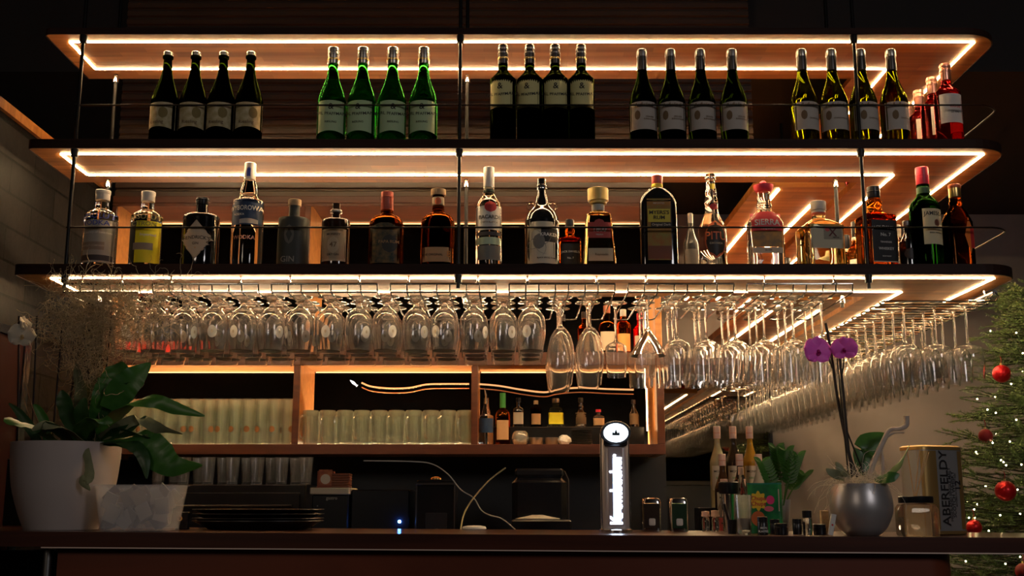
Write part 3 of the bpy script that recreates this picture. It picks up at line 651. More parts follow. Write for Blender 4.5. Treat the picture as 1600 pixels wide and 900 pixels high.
spirit('vodka_bottle', 'citrus vodka bottle with a bright yellow panel and white cap', 203, 251, 301, 'vodka', G_clear, [('cap', .875, 1.003, .43, M_white), ('cap_rim', .96, 1.006, .46, M_white)],
       [('yellow_panel', 'rect', .25, .31, .73, .27, mat('yellow_panel', (.85, .75, .02), .6)), ('printed_strip', 'rect', -.72, .31, .20, .27, mat('black_print', (.03, .03, .025), .6)), ('medallion_band', 'rect', .02, .25, .62, .045, mat('tan_band', (.3, .24, .18), .6))],
       [('ABSOLUT', 0, .63, .090, mat('olive_letters', (.25, .22, .08), .6), 1.05), ('CITRON', 0, .54, .075, mat('olive_letters', (.25, .22, .08), .6), 1.1), ('Imported', .3, .40, .05, M_white)], rz=.12)
spirit('gin_bottle', 'black apothecary gin bottle with a cream diamond label', 285, 341, 310, 'apothecary', G_black, [('stopper', .90, 1.003, .34, M_blk), ('stopper_rim', .955, .985, .37, M_blk)],
       [('diamond_label', 'diamond', 0, .36, .96, .27, mat('tan_label', (.52, .40, .28), .7)), ('diamond_centre', 'diamond', 0, .36, .88, .245, mat('tan_label_light', (.60, .48, .34), .7))],
       [("HENDRICK'S", 0, .385, .066, M_ink, 1.0, .03), ('GIN', 0, .30, .05, M_ink), ('*', 0, .23, .05, mat('orange_print', (.6, .25, .05), .6))])
spirit('vodka_bottle', 'tall vodka bottle with navy label and white capsule', 361, 410, 255, 'tallvodka', G_clear, [('capsule', .84, .995, .37, M_white), ('capsule_top', .985, 1.0, .30, M_white)],
       [('navy_label', 'rect', 0, .50, .97, .12, mat('navy_label', (.01, .035, .10), .5)), ('blue_stripe', 'rect', 0, .92, .12, .06, M_blue), ('swoosh', 'arch', .25, .41, .55, .018, mat('silver_print', (.5, .45, .4), .4))],
       [('WYBOROWA', 0, .535, .062, M_white, .78), ('VODKA', -.35, .475, .028, M_white), ('WODKA', 0, .26, .05, M_copper)])
spirit('gin_bottle', 'matt dark stoneware gin bottle with a pale stopper and grey crest', 434, 482, 313, 'stone', mat('matt_slate', (.032, .036, .032), .55), [('stopper', .91, 1.003, .43, M_cork)],
       [('printed_crest', 'oval', -.1, .45, .32, .14, mat('grey_print', (.14, .13, .11), .7)), ('crest_centre', 'diamond', -.1, .45, .20, .10, mat('matt_slate', (.03, .03, .03), .6))], [('GIN', -.15, .09, .115, mat('grey_letters', (.30, .28, .24), .6), 1.0)])
spirit('gin_bottle', 'small brown apothecary gin bottle with a stamp label', 502, 546, 319, 'apothecary', G_dkbr, [('stopper', .90, 1.003, .26, M_cork), ('stopper_plate', .86, .90, .43, M_foil)],
       [('stamp_label', 'rect', 0, .32, .84, .245, mat('stamp_cream', (.46, .37, .25), .7)), ('stamp_field', 'rect', 0, .32, .74, .215, mat('stamp_tan', (.36, .28, .18), .7)), ('stamp_oval', 'oval', 0, .32, .42, .13, mat('stamp_cream', (.5, .4, .28), .7))],
       [('MONKEY', 0, .48, .05, M_ink), ('47', 0, .32, .11, M_brownink), ('DRY GIN', 0, .17, .045, M_ink)])
spirit('rum_bottle', 'round shouldered rum bottle with a red sealed neck and ornate dark label', 577, 630, 301, 'squat', G_brown, [('seal', .76, 1.003, .375, mat('red_wax', (.50, .09, .05), .4)), ('seal_ring', .925, .94, .40, mat('red_wax', (.5, .09, .05), .4))],
       [('ornate_label', 'rect', 0, .29, .98, .26, noisy('ornate_label', (.16, .10, .035), (.02, .03, .02), 55, .6)), ('label_centre', 'oval', .3, .28, .45, .12, mat('black_print', (.03, .03, .025), .6))], [('PAPA RUM', .25, .30, .055, mat('bronze_letters', (.35, .20, .08), .5))])
spirit('rum_bottle', 'amber rum bottle with a cork top and a low tan label', 658, 710, 297, 'squat', G_brown, [('cork_top', .925, 1.003, .46, M_cork), ('neck_label', .78, .90, .355, mat('neck_cream', (.6, .5, .32), .6))],
       [('low_label', 'rect', 0, .135, .96, .09, mat('tan_strip', (.50, .30, .15), .7)), ('neck_badge', 'oval', 0, .84, .20, .05, mat('orange_red', (.55, .12, .04), .5))], [('THE ORIGINAL', -.25, .13, .038, M_ink), ('8', .72, .14, .11, mat('orange_print', (.6, .25, .05), .6))])
spirit('rum_bottle', 'clear white rum bottle with a red round emblem and white capsule', 743, 784, 262, 'irish', G_clear, [('capsule', .80, 1.0, .42, M_white), ('neck_band', .74, .775, .42, mat('green_black', (.03, .05, .03), .5))],
       [('white_label', 'rect', 0, .47, .97, .12, M_paper), ('red_emblem', 'oval', .15, .58, .46, .055, M_red), ('mint_band', 'rect', 0, .245, .97, .035, mat('mint_band', (.5, .65, .45), .6)), ('dark_ornament', 'rect', 0, .315, .92, .018, mat('dark_script', (.05, .045, .05), .6)), ('lower_label', 'rect', .1, .13, .9, .07, mat('grey_label', (.18, .19, .17), .7))],
       [('BACARDI', .05, .475, .052, M_ink, .92), ('CARTA BLANCA', .05, .425, .022, M_brownink)])
kr = spirit('rum_bottle', 'black rum jug bottle with two ring handles and an octopus label', 820, 874, 280, 'rumjug', G_black, [('collar', .88, .90, .30, M_chrome)],
       [('cream_label', 'rect', 0, .25, .985, .23, mat('kraken_cream', (.62, .57, .44), .7)), ('name_plate', 'rect', .40, .33, .48, .075, M_ink), ('octopus_body', 'oval', -.20, .26, .34, .085, mat('octopus_grey', (.20, .19, .17), .7))],
       [('KRAKEN', .40, .335, .052, M_white), ('BLACK SPICED RUM', .2, .08, .022, M_ink)])
W = 27 * PX(3.675, .9); H = at(847, 280, 3.675).z - SC
for sx in (-1, 1):
    MB().tube([(sx * (W * .62 + .0125 * cos(a)), 0, .685 * H + .0165 * sin(a)) for a in [i * pi / 10 for i in range(20)]], .0030, 8, True).build('ring_handle', G_clear, kr)
tm = MB()
for i in range(8):
    a = 2 * pi * i / 8; pts = []
    for q in range(12):
        r = (.20 + .055 * q) * W; x = -.2 * W + r * cos(a + .12 * q * (1 if i % 2 else -1)); z = .26 * H + r * 1.05 * sin(a + .12 * q * (1 if i % 2 else -1))
        x = max(min(x, .92 * W), -.92 * W); z = min(max(z, .04 * H), .46 * H); pts.append((x, -W * sqrt(max(1 - (x / W) ** 2, 0)) - .0012, z))
    tm.tube(pts, [.0012 - .00008 * q for q in range(12)], 5)
tm.build('octopus_arms', mat('octopus_grey', (.20, .19, .17), .7), kr)
spirit('whiskey_bottle', 'small square whiskey bottle with black label behind the octopus bottle', 874, 907, 344, 'whiskey', G_amber, [('cap', .84, 1.003, .42, M_blk)], [('black_label', 'rect', 0, .28, .96, .24, M_ink)], [("JACK DANIEL'S", 0, .37, .052, M_white, .95, .02), ('No. 7', 0, .25, .05, M_white)], Y=3.76)
spirit('tequila_bottle', 'tapered tequila bottle with a large golden round stopper', 909, 962, 296, 'trapezoid', G_pale, [('stopper', .845, 1.003, .62, mat('golden_stopper', (.72, .52, .16), .35)), ('stopper_base', .81, .85, .50, mat('golden_stopper', (.72, .52, .16), .35)), ('neck_collar', .72, .80, .38, mat('neck_white', (.5, .48, .42), .5))],
       [('red_label', 'rect', 0, .45, .68, .10, mat('brick_red', (.42, .06, .05), .6)), ('cream_label', 'rect', .05, .14, .72, .08, mat('tan_paper', (.52, .44, .30), .7)), ('badge', 'oval', 0, .54, .3, .05, mat('brick_red', (.42, .06, .05), .6))],
       [('1800', 0, .455, .085, M_paper, 1), ('TEQUILA', 0, .39, .022, M_paper), ('Reposado', .1, .14, .04, M_brownink)])
spirit('rum_bottle', 'big flat flask of dark rum with a yellow and green label', 1000, 1058, 275, 'flask', G_black, [('cap', .905, 1.0, .30, mat('pink_red_cap', (.55, .08, .06), .35)), ('neck_band', .86, .905, .31, mat('yellow_band', (.75, .6, .05), .5))],
       [('scene_label', 'rect', 0, .40, .64, .33, noisy('scene_label', (.24, .22, .04), (.32, .11, .02), 30, .6)), ('name_field', 'rect', 0, .545, .60, .07, mat('yellow_field', (.62, .50, .05), .6)), ('top_strip', 'rect', 0, .675, .64, .022, mat('orange_strip', (.35, .16, .03), .6)), ('dark_ribbon', 'rect', .1, .445, .55, .025, M_ink), ('orange_base', 'rect', 0, .15, .62, .07, mat('rust_base', (.16, .05, .02), .6))],
       [("MYERS'S", 0, .575, .056, M_ink, 1.05), ('RUM', 0, .52, .056, M_ink, 1.05), ('IMPORTED', 0, .675, .025, M_cream), ('Original Dark', .1, .445, .035, M_cream)], dep=1)
spirit('miniature_bottle', 'dim grey bottle standing in for a reflection between the flask and the wavy bottle', 1069, 1092, 334, 'syrup', mat('reflected_bottle_grey', (.02, .02, .02), .2, spec=.4), [('cap', .86, 1.003, .36, M_foilg)], [('label', 'rect', 0, .28, .9, .2, mat('reflected_label_grey', (.06, .058, .055), .7))], [('54', 0, .2, .10, M_ink)], Y=3.95)  # bottle modelled in place of a reflection, its dimness put into the colour
pit = spirit('cachaca_bottle', 'clear wavy necked spirit bottle with a dark oval label', 1091, 1136, 273, 'wavy', G_clear, [('collar', .945, .965, .38, M_chrome)],
       [('side_label', 'rect', 0, .30, .97, .13, mat('brown_red', (.16, .035, .02), .6)), ('oval_rim', 'oval', .08, .28, .74, .20, mat('orange_red', (.55, .12, .04), .5)), ('oval_label', 'oval', .08, .28, .67, .18, mat('black_brown', (.02, .012, .01), .5)), ('neck_badge', 'oval', .1, .64, .30, .035, M_red), ('yellow_badge', 'rect', .05, .86, .16, .03, mat('yellow_band', (.75, .6, .05), .5))],
       [('PITU', .08, .31, .12, mat('orange_red', (.55, .12, .04), .5), .9), ('CACHACA', .08, .235, .028, M_cream)])
sie = spirit('tequila_bottle', 'tequila flask wearing a small red sombrero cap', 1169, 1224, 296, 'hatflask', G_clear, [], [('red_label', 'arch', 0, .56, .86, .12, mat('sierra_red', (.70, .06, .07), .5)), ('landscape_label', 'rect', 0, .34, .86, .10, noisy('desert_label', (.55, .28, .06), (.25, .16, .08), 45, .6)), ('white_foot', 'rect', 0, .20, .86, .035, M_cream)],
       [('SIERRA', 0, .55, .105, M_paper, .95, .02), ('TEQUILA', 0, .475, .045, M_paper, .95), ('SILVER', 0, .20, .03, M_ink)])
Hs = at(1196, 296, 3.675).z - SC
MB().lathe(catmull([(0, .030), (.006, .0295), (.0125, .021), (.016, .006), (.022, .0005), (.030, .004), (.0335, .012), (.034, .0125), (.033, .005), (.028, -.006), (.020, -.011), (.012, -.011), (0, -.0105)], 3), 36, (0, 0, Hs)).build('sombrero_cap', mat('sombrero_red', (.85, .05, .09), .45), sie)
spirit('tequila_bottle', 'square clear tequila bottle with a pale stopper and crossed tool emblem', 1251, 1312, 316, 'square', G_pale, [('stopper', .87, 1.003, .40, mat('pale_stopper', (.72, .66, .55), .5)), ('red_ring', .80, .83, .37, mat('red_wax', (.50, .09, .05), .4)), ('collar', .83, .865, .36, mat('pale_stopper', (.72, .66, .55), .5))],
       [('paper_label', 'rect', 0, .42, .84, .18, mat('ivory_label', (.55, .50, .36), .7)), ('emblem_plate', 'rect', .30, .47, .48, .10, mat('grey_plate', (.28, .25, .18), .6)), ('tool_head', 'oval', .02, .52, .13, .035, M_red)], [('X', .28, .47, .17, mat('dark_red_print', (.10, .01, .01), .6)), ('MEZCAL', .45, .40, .025, M_ink)], rz=.1)
spirit('whiskey_bottle', 'square whiskey bottle with black cap and label beside the right rod', 1345, 1395, 293, 'whiskey', G_amber, [('cap', .86, 1.003, .40, mat('black_cap', (.02, .02, .02), .3)), ('cap_ridge', .93, .945, .42, M_blk)], [('black_label', 'rect', .1, .30, .86, .25, M_ink), ('label_border', 'rect', .1, .045, .86, .006, M_cream)],
       [("JACK DANIEL'S", .1, .46, .052, M_paper, .95, .02), ('No. 7', .1, .37, .055, M_paper), ('TENNESSEE', .1, .28, .028, M_paper), ('WHISKEY', .1, .20, .045, M_paper), ('SOUR MASH', .1, .11, .02, M_paper)], rz=.15)
spirit('spirit_bottle', 'small black bottle with clear outlines just left of the green whiskey bottle', 1404, 1434, 346, 'syrup', G_black, [('cap', .90, 1.003, .42, M_foilg)], [('label', 'oval', 0, .3, .7, .12, mat('black_brown', (.02, .012, .01), .5))], Y=3.70)
spirit('decanter', 'short clear faceted bottle behind the small black bottle', 1388, 1420, 352, 'squat', G_clear, [('stopper', .78, 1.0, .40, M_white)], Y=3.86)
spirit('whiskey_bottle', 'green whiskey bottle with red capsule and cream label', 1425, 1472, 263, 'irish', G_irish, [('capsule', .83, 1.003, .425, mat('crimson_capsule', (.72, .04, .08), .35)), ('capsule_ring', .915, .925, .445, mat('crimson_capsule', (.72, .04, .08), .35)), ('neck_label', .71, .80, .43, mat('neck_green', (.05, .12, .05), .5))],
       [('cream_label', 'rect', .2, .385, .80, .175, mat('jameson_cream', (.66, .57, .36), .7)), ('red_crest', 'oval', .3, .42, .20, .035, M_copper)], [('JAMESON', .2, .51, .055, M_ink, .9, .015), ('IRISH WHISKEY', .25, .32, .022, M_ink)], rz=.12)
wt = spirit('whisky_bottle', 'squarish amber whisky bottle with slanted orange label, at the right end', 1475, 1521, 290, 'hatflask', G_brown, [('cap', .85, 1.003, .40, M_gold), ('cap_top', .96, 1.006, .42, mat('red_gold', (.6, .15, .06), .4)), ], [('orange_label', 'diamond', .45, .38, .40, .22, mat('orange_label', (.75, .20, .03), .5)), ('red_label', 'rect', .72, .36, .22, .13, M_red)], rz=.3)
for i, (dy, hh) in enumerate(((.25, .30), (.42, .31), (.56, .29), (.72, .30), (.88, .29), (1.05, .30), (1.25, .31), (1.5, .30), (1.8, .30), (2.1, .30))):
    make_bottle('spirit_bottle', 'bottle with black cap standing along the shelf wing, %s behind the clear square tequila' % ORD[i], 'bottle', 'black capped bottles along the wing', ('bordeaux', 'irish')[i % 2], .039, hh, (G_black, G_amber, G_green_dk)[i % 3],
        [('cap', .80, 1.003, .42, M_blk), ('neck_band', .76, .80, .44, M_white)], [('label', 'rect', 0, .35, .9, .15, (M_cream, M_paper)[i % 2])], (), (1.345, 3.84 + dy, SC), 0, 24)

# ------------------------------------------------------------------ inside the wall cabinet
ZS = .2365; ZU = .6035
M_tumb = thin_glass('ribbed_glass', (.92, .95, .88), 1.0, .05, .15)
def tumbler(nm, r0, r1, h, m, th=.002, seg=24):
    t = thing(nm, 'x', 'glass')
    prof = [(0, 0), (r0 - .002, 0), (r0, .002)] + [(r0 + (r1 - r0) * i / 5, .002 + (h - .002) * i / 5) for i in range(1, 6)] + [(r1 - th, h)] + [(r1 - th + (r0 - r1) * i / 5, h - (h - .012) * i / 5) for i in range(1, 6)] + [(0, .011)]
    MB().lathe(prof, seg).build('glass_body', m, t); return t
def place(proto, loc, rz, label, grp):
    if proto.name not in used:
        used.add(proto.name); proto.location = loc; proto.rotation_euler.z = rz; proto['label'] = label; proto['group'] = grp; return proto
    return copy_tree(proto, loc, rz, label, grp)
tb = tumbler('beer_tumbler', .0225, .0265, .188, M_tumb)
M_bl = mat('brown_logo', (.28, .13, .05), .6)
v, f = label_patch(lambda x, z: -sqrt(max(.0249 ** 2 - x * x, 0)), 'oval', 0, .066, .012, .013, .0005, 8, 8); MB().add(v, f).build('printed_logo', M_bl, tb, fix=False)
rr = MB()
for i in range(16): a = 2 * pi * i / 16; rr.tube([(.0233 * cos(a), .0233 * sin(a), .01), (.0262 * cos(a), .0262 * sin(a), .165)], .0010, 5)
rr.build('ribs', M_tumb, tb)
RN = ('front', 'second', 'rear')
for ri in range(2):
    for i in range(13 if ri else 14):
        place(tb, (-1.602 + .0535 * i + (.026 if ri % 2 else 0), 4.548 + .062 * ri, ZS), random.uniform(-.9, .9), 'tall ribbed beer tumbler in the left cabinet compartment, %s row, %s from left' % (RN[ri], ORD[i]), 'beer tumblers in the left cabinet compartment')
mug = tumbler('beer_mug', .0275, .0300, .142, M_tumb, .004)
MB().lathe([(.0296, .118), (.0325, .122), (.033, .141), (.0300, .1415)], 24).build('rim_band', M_tumb, mug)
MB().tube(catmull([(.028, 0, .118), (.042, 0, .116), (.050, 0, .098), (.050, 0, .055), (.042, 0, .032), (.027, 0, .028)], 5), .0042, 8).build('handle', M_tumb, mug)
rr = MB()
for i in range(12): a = 2 * pi * i / 12; rr.tube([(.0282 * cos(a), .0282 * sin(a), .014), (.0297 * cos(a), .0297 * sin(a), .110)], .0022, 6)
rr.build('flutes', M_tumb, mug)
for ri in range(2):
    for i in range(10):
        place(mug, (-.815 + .0695 * i + (.012 if ri % 2 else 0), 4.550 + .072 * ri, ZS), -2.2 + random.uniform(-.25, .25), 'fluted glass beer mug in the middle cabinet compartment, %s row, %s from left' % (RN[ri], ORD[i]), 'beer mugs in the middle cabinet compartment')

# glowing tubes stand in for a wavy reflection in the back glass
t = thing('reflected_curve', 'thin wavy copper streak standing in for a reflection across the cabinet compartments', 'rail', (-.55, 4.78, .5))
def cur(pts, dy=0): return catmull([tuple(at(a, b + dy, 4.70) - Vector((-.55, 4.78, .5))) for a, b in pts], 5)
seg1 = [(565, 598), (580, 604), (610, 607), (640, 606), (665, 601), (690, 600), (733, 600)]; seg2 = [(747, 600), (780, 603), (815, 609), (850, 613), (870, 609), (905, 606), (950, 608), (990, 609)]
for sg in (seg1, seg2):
    MB().tube(cur(sg), .0036, 8).build('reflection_streak', mat('reflection_copper', (.9, .5, .2), .18, 1, emit=(1, .5, .2), es=.5), t); MB().tube(cur(sg, 7), .0020, 8).build('lower_reflection', mat('reflection_copper_low', (.6, .25, .12), .3, 1, emit=(1, .3, .1), es=.12), t)
MB().tube(cur([(547, 594), (552, 598), (558, 603)]), [.001, .006, .002], 8).build('tip', mat('reflection_tip', (.8, .85, .9), .4, emit=(.8, .9, 1), es=.8), t)

def cab_bottle(name, label, x0, x1, yt, Y, zb, shape, m, caps, labels, texts=(), cat='bottle'):
    c = (x0 + x1) / 2; H = at(c, yt, Y).z - zb; W = (x1 - x0) / 2 * PX(Y, zb + .1)
    return make_bottle(name, label, cat, None, shape, W, H, m, caps, labels, texts, (X(c, Y, zb + .05), Y, zb), 0, 24)
vb = cab_bottle('vodka_bottle', 'clear vodka bottle with a blue label and pouring spout in the cabinet', 748, 771, 622, 4.57, ZS, 'tallvodka', G_clear, [], [('blue_label', 'rect', 0, .42, .96, .15, mat('navy_label', (.01, .035, .10), .5))])
MB().tube([(0, 0, .17), (0, 0, .195), (-.006, -.004, .235)], [.005, .004, .0025], 8).build('pouring_spout', M_chrome, vb)
cab_bottle('whiskey_bottle', 'amber bottle with green neck next to the vodka bottle in the cabinet', 774, 797, 614, 4.60, ZS, 'squat', G_amber, [('capsule', .72, 1.0, .40, M_grn)], [('label', 'rect', 0, .3, .8, .18, mat('tan_strip', (.50, .30, .15), .7))])
rs = thing('reflection_riser', 'low black riser added under bottles that stand in for reflections in the cabinet', 'riser', (.235, 4.72, ZS)); ZR2 = at(800, 668, 4.72).z  # riser added to carry bottles modelled in place of mirror reflections
MB().box(-.335, .315, -.045, .075, 0, ZR2 - ZS, b=.002).build('riser', M_blk, rs)
for x0, x1, yt, sh, m, cap, cl, nm in ((801, 819, 622, 'squat', G_black, M_blk, M_cream, 'modelled reflection of a black bottle with a cream square label on the cabinet riser'), (829, 846, 626, 'apothecary', G_brown, M_cork, mat('tan_strip', (.5, .3, .15), .7), 'modelled reflection of a small brown bottle with orange cork on the cabinet riser'),
        (855, 882, 623, 'trapezoid', G_pale, M_foil, mat('yellow_panel', (.85, .75, .02), .6), 'modelled reflection of a tapered bottle with a yellow label on the cabinet riser'), (898, 917, 622, 'wavy', G_dkbr, M_foild, M_brownink, 'modelled reflection of a dark slim necked bottle on the cabinet riser'), (925, 945, 640, 'squat', G_dkbr, mat('sombrero_red', (.85, .05, .09), .45), mat('tan_strip', (.5, .3, .15), .7), 'modelled reflection of a dark bottle with red cap on the cabinet riser'),
        (982, 998, 625, 'burgundy', G_black, M_foild, M_brownink, 'dim dark bottle at the right end of the cabinet riser')):
    cab_bottle('spirit_bottle', nm, x0, x1, yt, 4.72, ZR2 + .0005, sh, m, [('cap', .86, 1.003, .42, cap)], [('label', 'rect', 0, .30, .85, .20, cl)])
t = thing('glass_bowl', 'round clear glass bowl leaning by the amber bottle in the cabinet', 'bowl', (X(813, 4.56, .25), 4.56, ZS))
MB().lathe([(0, .002), (.015, .0), (.03, .012), (.036, .032), (.030, .052), (.022, .060), (.020, .059), (.028, .051), (.033, .032), (.028, .014), (0, .005)], 28).build('glass_body', M_tumb, t)
for c, nm in ((838, 'left'), (862, 'right')):
    t = thing('metal_bowl', 'small hammered metal bowl in the cabinet, %s of the pair' % nm, 'bowl', (X(c, 4.57, .25), 4.57, ZS), group='small metal bowls')
    MB().lathe([(0, .001), (.018, 0), (.026, .01), (.030, .034), (.0285, .034), (.024, .012), (0, .004)], 28).build('bowl_body', M_foil, t)
t = thing('foil_wrap', 'crumpled white napkin by the plate stack in the cabinet', 'napkin', (X(882, 4.55, .25), 4.55, ZS)); m = MB(); m.ball(.026, (0, 0, .0225), 14, (1, .8, .8))
m.v = [(x + random.uniform(-.004, .004), y + random.uniform(-.003, .003), max(z + random.uniform(-.004, .004), .0)) for x, y, z in m.v]; m.build('crumpled_paper', M_paper, t, ang=10)
xp = X(908, 4.60, .27)
for i in range(10):
    o = MB().lathe([(0, 0), (.03, 0), (.046, .0045), (.0465, .006), (.030, .0022), (0, .0018)], 32).build('saucer', mat('dark_saucer', (.05, .05, .055), .15), None, (xp, 4.585, ZS + .0066 * i))
    tag(o, 'dark glossy saucer in the cabinet stack, %s from the bottom' % ORD[i], 'saucer', 'stack of dark saucers')
# upper compartments, mostly hidden behind the hanging glasses
t = None
for i, (x0, x1, yt, sh, m, cap, cl, nm) in enumerate(((936, 962, 478, 'squat', G_brown, M_copper, M_cream, 'reddish bottle with a tan label seen behind the small wine glass'), (963, 986, 484, 'vodka', glass('orange_liqueur', (.95, .38, .05)), M_white, mat('peach_label', (.75, .40, .12), .7), 'bright orange liqueur bottle seen behind the small wine glass'),
        (990, 1010, 490, 'bordeaux', G_rose, M_red, M_cream, 'dark red bottle seen left of the lit cabinet end'), (903, 924, 488, 'bordeaux', G_amber, M_foild, M_brownink, 'dark bottle with amber edge seen behind the tall wine glasses'), (868, 890, 492, 'burgundy', G_brown, M_foild, M_brownink, 'dark reddish bottle in the upper cabinet left of the tall wine glasses'))):
    cab_bottle('liqueur_bottle', nm, x0, x1, yt, 4.62, ZU, sh, m, [('cap', .86, 1.003, .42, cap)], [('label', 'rect', 0, .30, .85, .18, cl)])
M_redg = mat('red_glass', (.75, .03, .01), .15, trans=.7, emit=(1, .05, .01), es=.12)
for i, c in enumerate((195, 221, 259, 297)):
    t = thing('candle_jar', 'glowing red glass candle jar on the upper cabinet board, %s from left' % ORD[i], 'candle jar', (X(c, 4.57, .62), 4.57, ZU), group='red candle jars')
    MB().lathe([(0, 0), (.021, 0), (.024, .003), (.026, .055), (.0245, .055), (.0225, .005), (0, .004)], 24).build('glass_jar', M_redg, t)
    MB().lathe([(0, .0045), (.020, .0045), (.020, .028), (0, .028)], 20).build('candle', mat('candle_wax', (.85, .5, .3), .5, emit=(1, .25, .05), es=.6), t)

# ------------------------------------------------------------------ things on the back counter
ZC = -.2595
def boxthing(nm, label, cat, x0, x1, y0, Y, dep, m, zb=ZC, part='housing', b=.004):
    xa, xb = X(x0, Y, .05), X(x1, Y, .05); h = at((x0 + x1) / 2, y0, Y).z - zb
    t = thing(nm, label, cat, ((xa + xb) / 2, Y, zb)); w2 = (xb - xa) / 2
    MB().box(-w2, w2, 0, dep, 0, h, b=b).build(part, m, t); return t, w2, h
t, w2, h = boxthing('bottle_cooler', 'black cooler under the cabinet carrying dim upturned glasses', 'cooler', 232, 478, 757, 4.30, .38, M_blk)
MB().box(-w2 + .02, w2 - .02, -.008, -.0005, .02, h - .03, b=.003).build('door', M_blk, t); MB().tube([(-w2 + .05, -.02, h - .08), (w2 - .05, -.02, h - .08)], .005).build('handle', M_foild, t)
zc2 = ZC + h + .001
dt = tumbler('water_glass', .022, .028, .105, thin_glass('dim_glass', (.9, .9, .9), .7, .05, .05)); 
for i in range(13): place(dt, (X(250, 4.42, .1) + .0475 * i, 4.40 + (.05 if i % 2 else 0), zc2), 0, 'dim water glass on the black cooler, %s from the left' % ORD[i], 'dim glasses on the black cooler')
t, w2, h = boxthing('coffee_grinder', 'black machine with a flat cream lid, left of the blue light', 'machine', 488, 545, 773, 4.08, .22, M_blk)
MB().box(-w2 - .008, w2 + .003, -.006, .215, h + .0005, h + .025, b=.003).build('lid', mat('cream_lid', (.55, .47, .33), .5), t)['label'] = 'flat cream lid'
flat_text('gastro', .016, M_foil, t, (.005, -.0006, h - .012)); MB().ball(.003, (-w2 + .02, -.001, h - .04), 10).build('button', M_foil, t)
zt = ZC + h + .026
tt, q, _ = boxthing('picture_box', 'small red and orange picture box on the cream lid', 'box', 495, 521, 736, 4.12, .03, mat('red_brown_card', (.22, .05, .02), .6), zt, 'carton', .001)
MB().box(-q + .006, q - .006, -.0012, -.0003, .008, .064).build('printed_picture', noisy('orange_picture', (.45, .16, .06), (.20, .05, .03), 50), tt); mm_ = MB(); mm_.lathe([(0, 0), (.018, 0), (.018, .001), (0, .001)], 20, (0, -.0022, .03), 'y'); mm_.build('printed_arch', M_cream, tt)
for i in range(6):
    tt = thing('coaster', 'brown square coaster beside the picture box, %s from the bottom' % ORD[i], 'coaster', (X(533, 4.13, .1), 4.15, zt + .0085 * i), group='stack of brown coasters')
    MB().box(-.033, .033, -.033, .033, 0, .0078, b=.002).build('coaster_board', mat('brown_coaster', (.20, .07, .035), .6), tt)
t, w2, h = boxthing('coffee_machine', 'wide black coffee machine with a blue indicator light', 'machine', 549, 640, 765, 4.10, .3, M_blk)
MB().box(-.012, .038, -.012, -.0005, .045, .125, b=.002).build('display', mat('display_grey', (.035, .03, .03), .25), t); fr = MB(); fr.box(.038, .041, -.014, 0, .045, .128).box(-.014, .041, -.014, 0, .125, .128); fr.build('display_frame', M_brushed, t, smooth=False)
bx, bz = X(624, 4.09, -.05) - t.location.x, at(624, 815, 4.09).z - ZC
MB().ball(.0055, (bx, -.004, bz), 14).build('indicator_light', mat('blue_led', (.1, .2, 1), .5, emit=(.05, .22, 1), es=60), t)
t, w2, h = boxthing('hot_water_dispenser', 'black upright hot drink dispenser with brass top knob', 'machine', 651, 710, 750, 4.05, .25, mat('dark_acrylic', (.02, .018, .018), .12))
MB().box(-w2 - .003, w2 + .003, -.008, -.0005, h - .018, h - .010, b=.001).build('top_trim', M_foild, t); MB().ball(.016, (0, .02, h + .004), 16, (1.2, .8, .5)).build('knob', M_brass, t)
MB().box(-.036, .042, -.006, -.0005, .10, .235, b=.002).build('front_window', mat('smoked_panel', (.045, .04, .04), .15), t); MB().lathe([(0, 0), (.015, 0), (.015, .003), (0, .003)], 24, (.006, -.009, .165), 'y').build('badge', M_foil, t)
for sx in (-1, 1): MB().tube([(sx * w2, -.003, .02), (sx * w2, -.003, h - .02)], .0025).build('side_rod', M_foild, t)
t, w2, h = boxthing('espresso_machine', 'large black espresso machine left of the beer tap', 'machine', 800, 886, 745, 4.05, .3, mat('espresso_black', (.014, .014, .016), .2), ZC, 'housing', .02)
MB().box(-w2 + .01, w2 - .01, .01, .28, h, h + .03, b=.008).build('cup_tray', mat('cup_tray_black', (.02, .02, .022), .2), t); MB().tube([(w2 + .004, -.004, .03), (w2 + .004, -.004, h - .01), (w2 - .01, -.004, h + .02)], .003).build('side_rod', M_foild, t); MB().ball(.006, (-.02, -.002, .155), 12, (1, .5, .8)).build('badge', M_foil, t)
m = MB(); m.loft([(0, .075, .05, 2.5), (.004, .078, .052, 2.5), (.010, .045, .03, 2), (.016, .018, .012, 2)], 32); 
t2 = thing('cloth', 'folded white cloth lying in front of the espresso machine', 'cloth', (X(840, 3.92, 0), 3.925, at(840, 812, 3.92).z)); m.build('folded_cloth', mat('cloth_white', (.55, .5, .42), .9), t2)
t3 = thing('drip_tray', 'black tray under the white cloth', 'tray', (X(845, 3.93, 0), 3.93, ZC + .0)); MB().box(-.1, .1, -.1, .1, 0, t2.location.z - ZC - .0005, b=.004).build('tray_body', M_blk, t3)
t3.location.y = 3.94; t2.location.y = 3.94
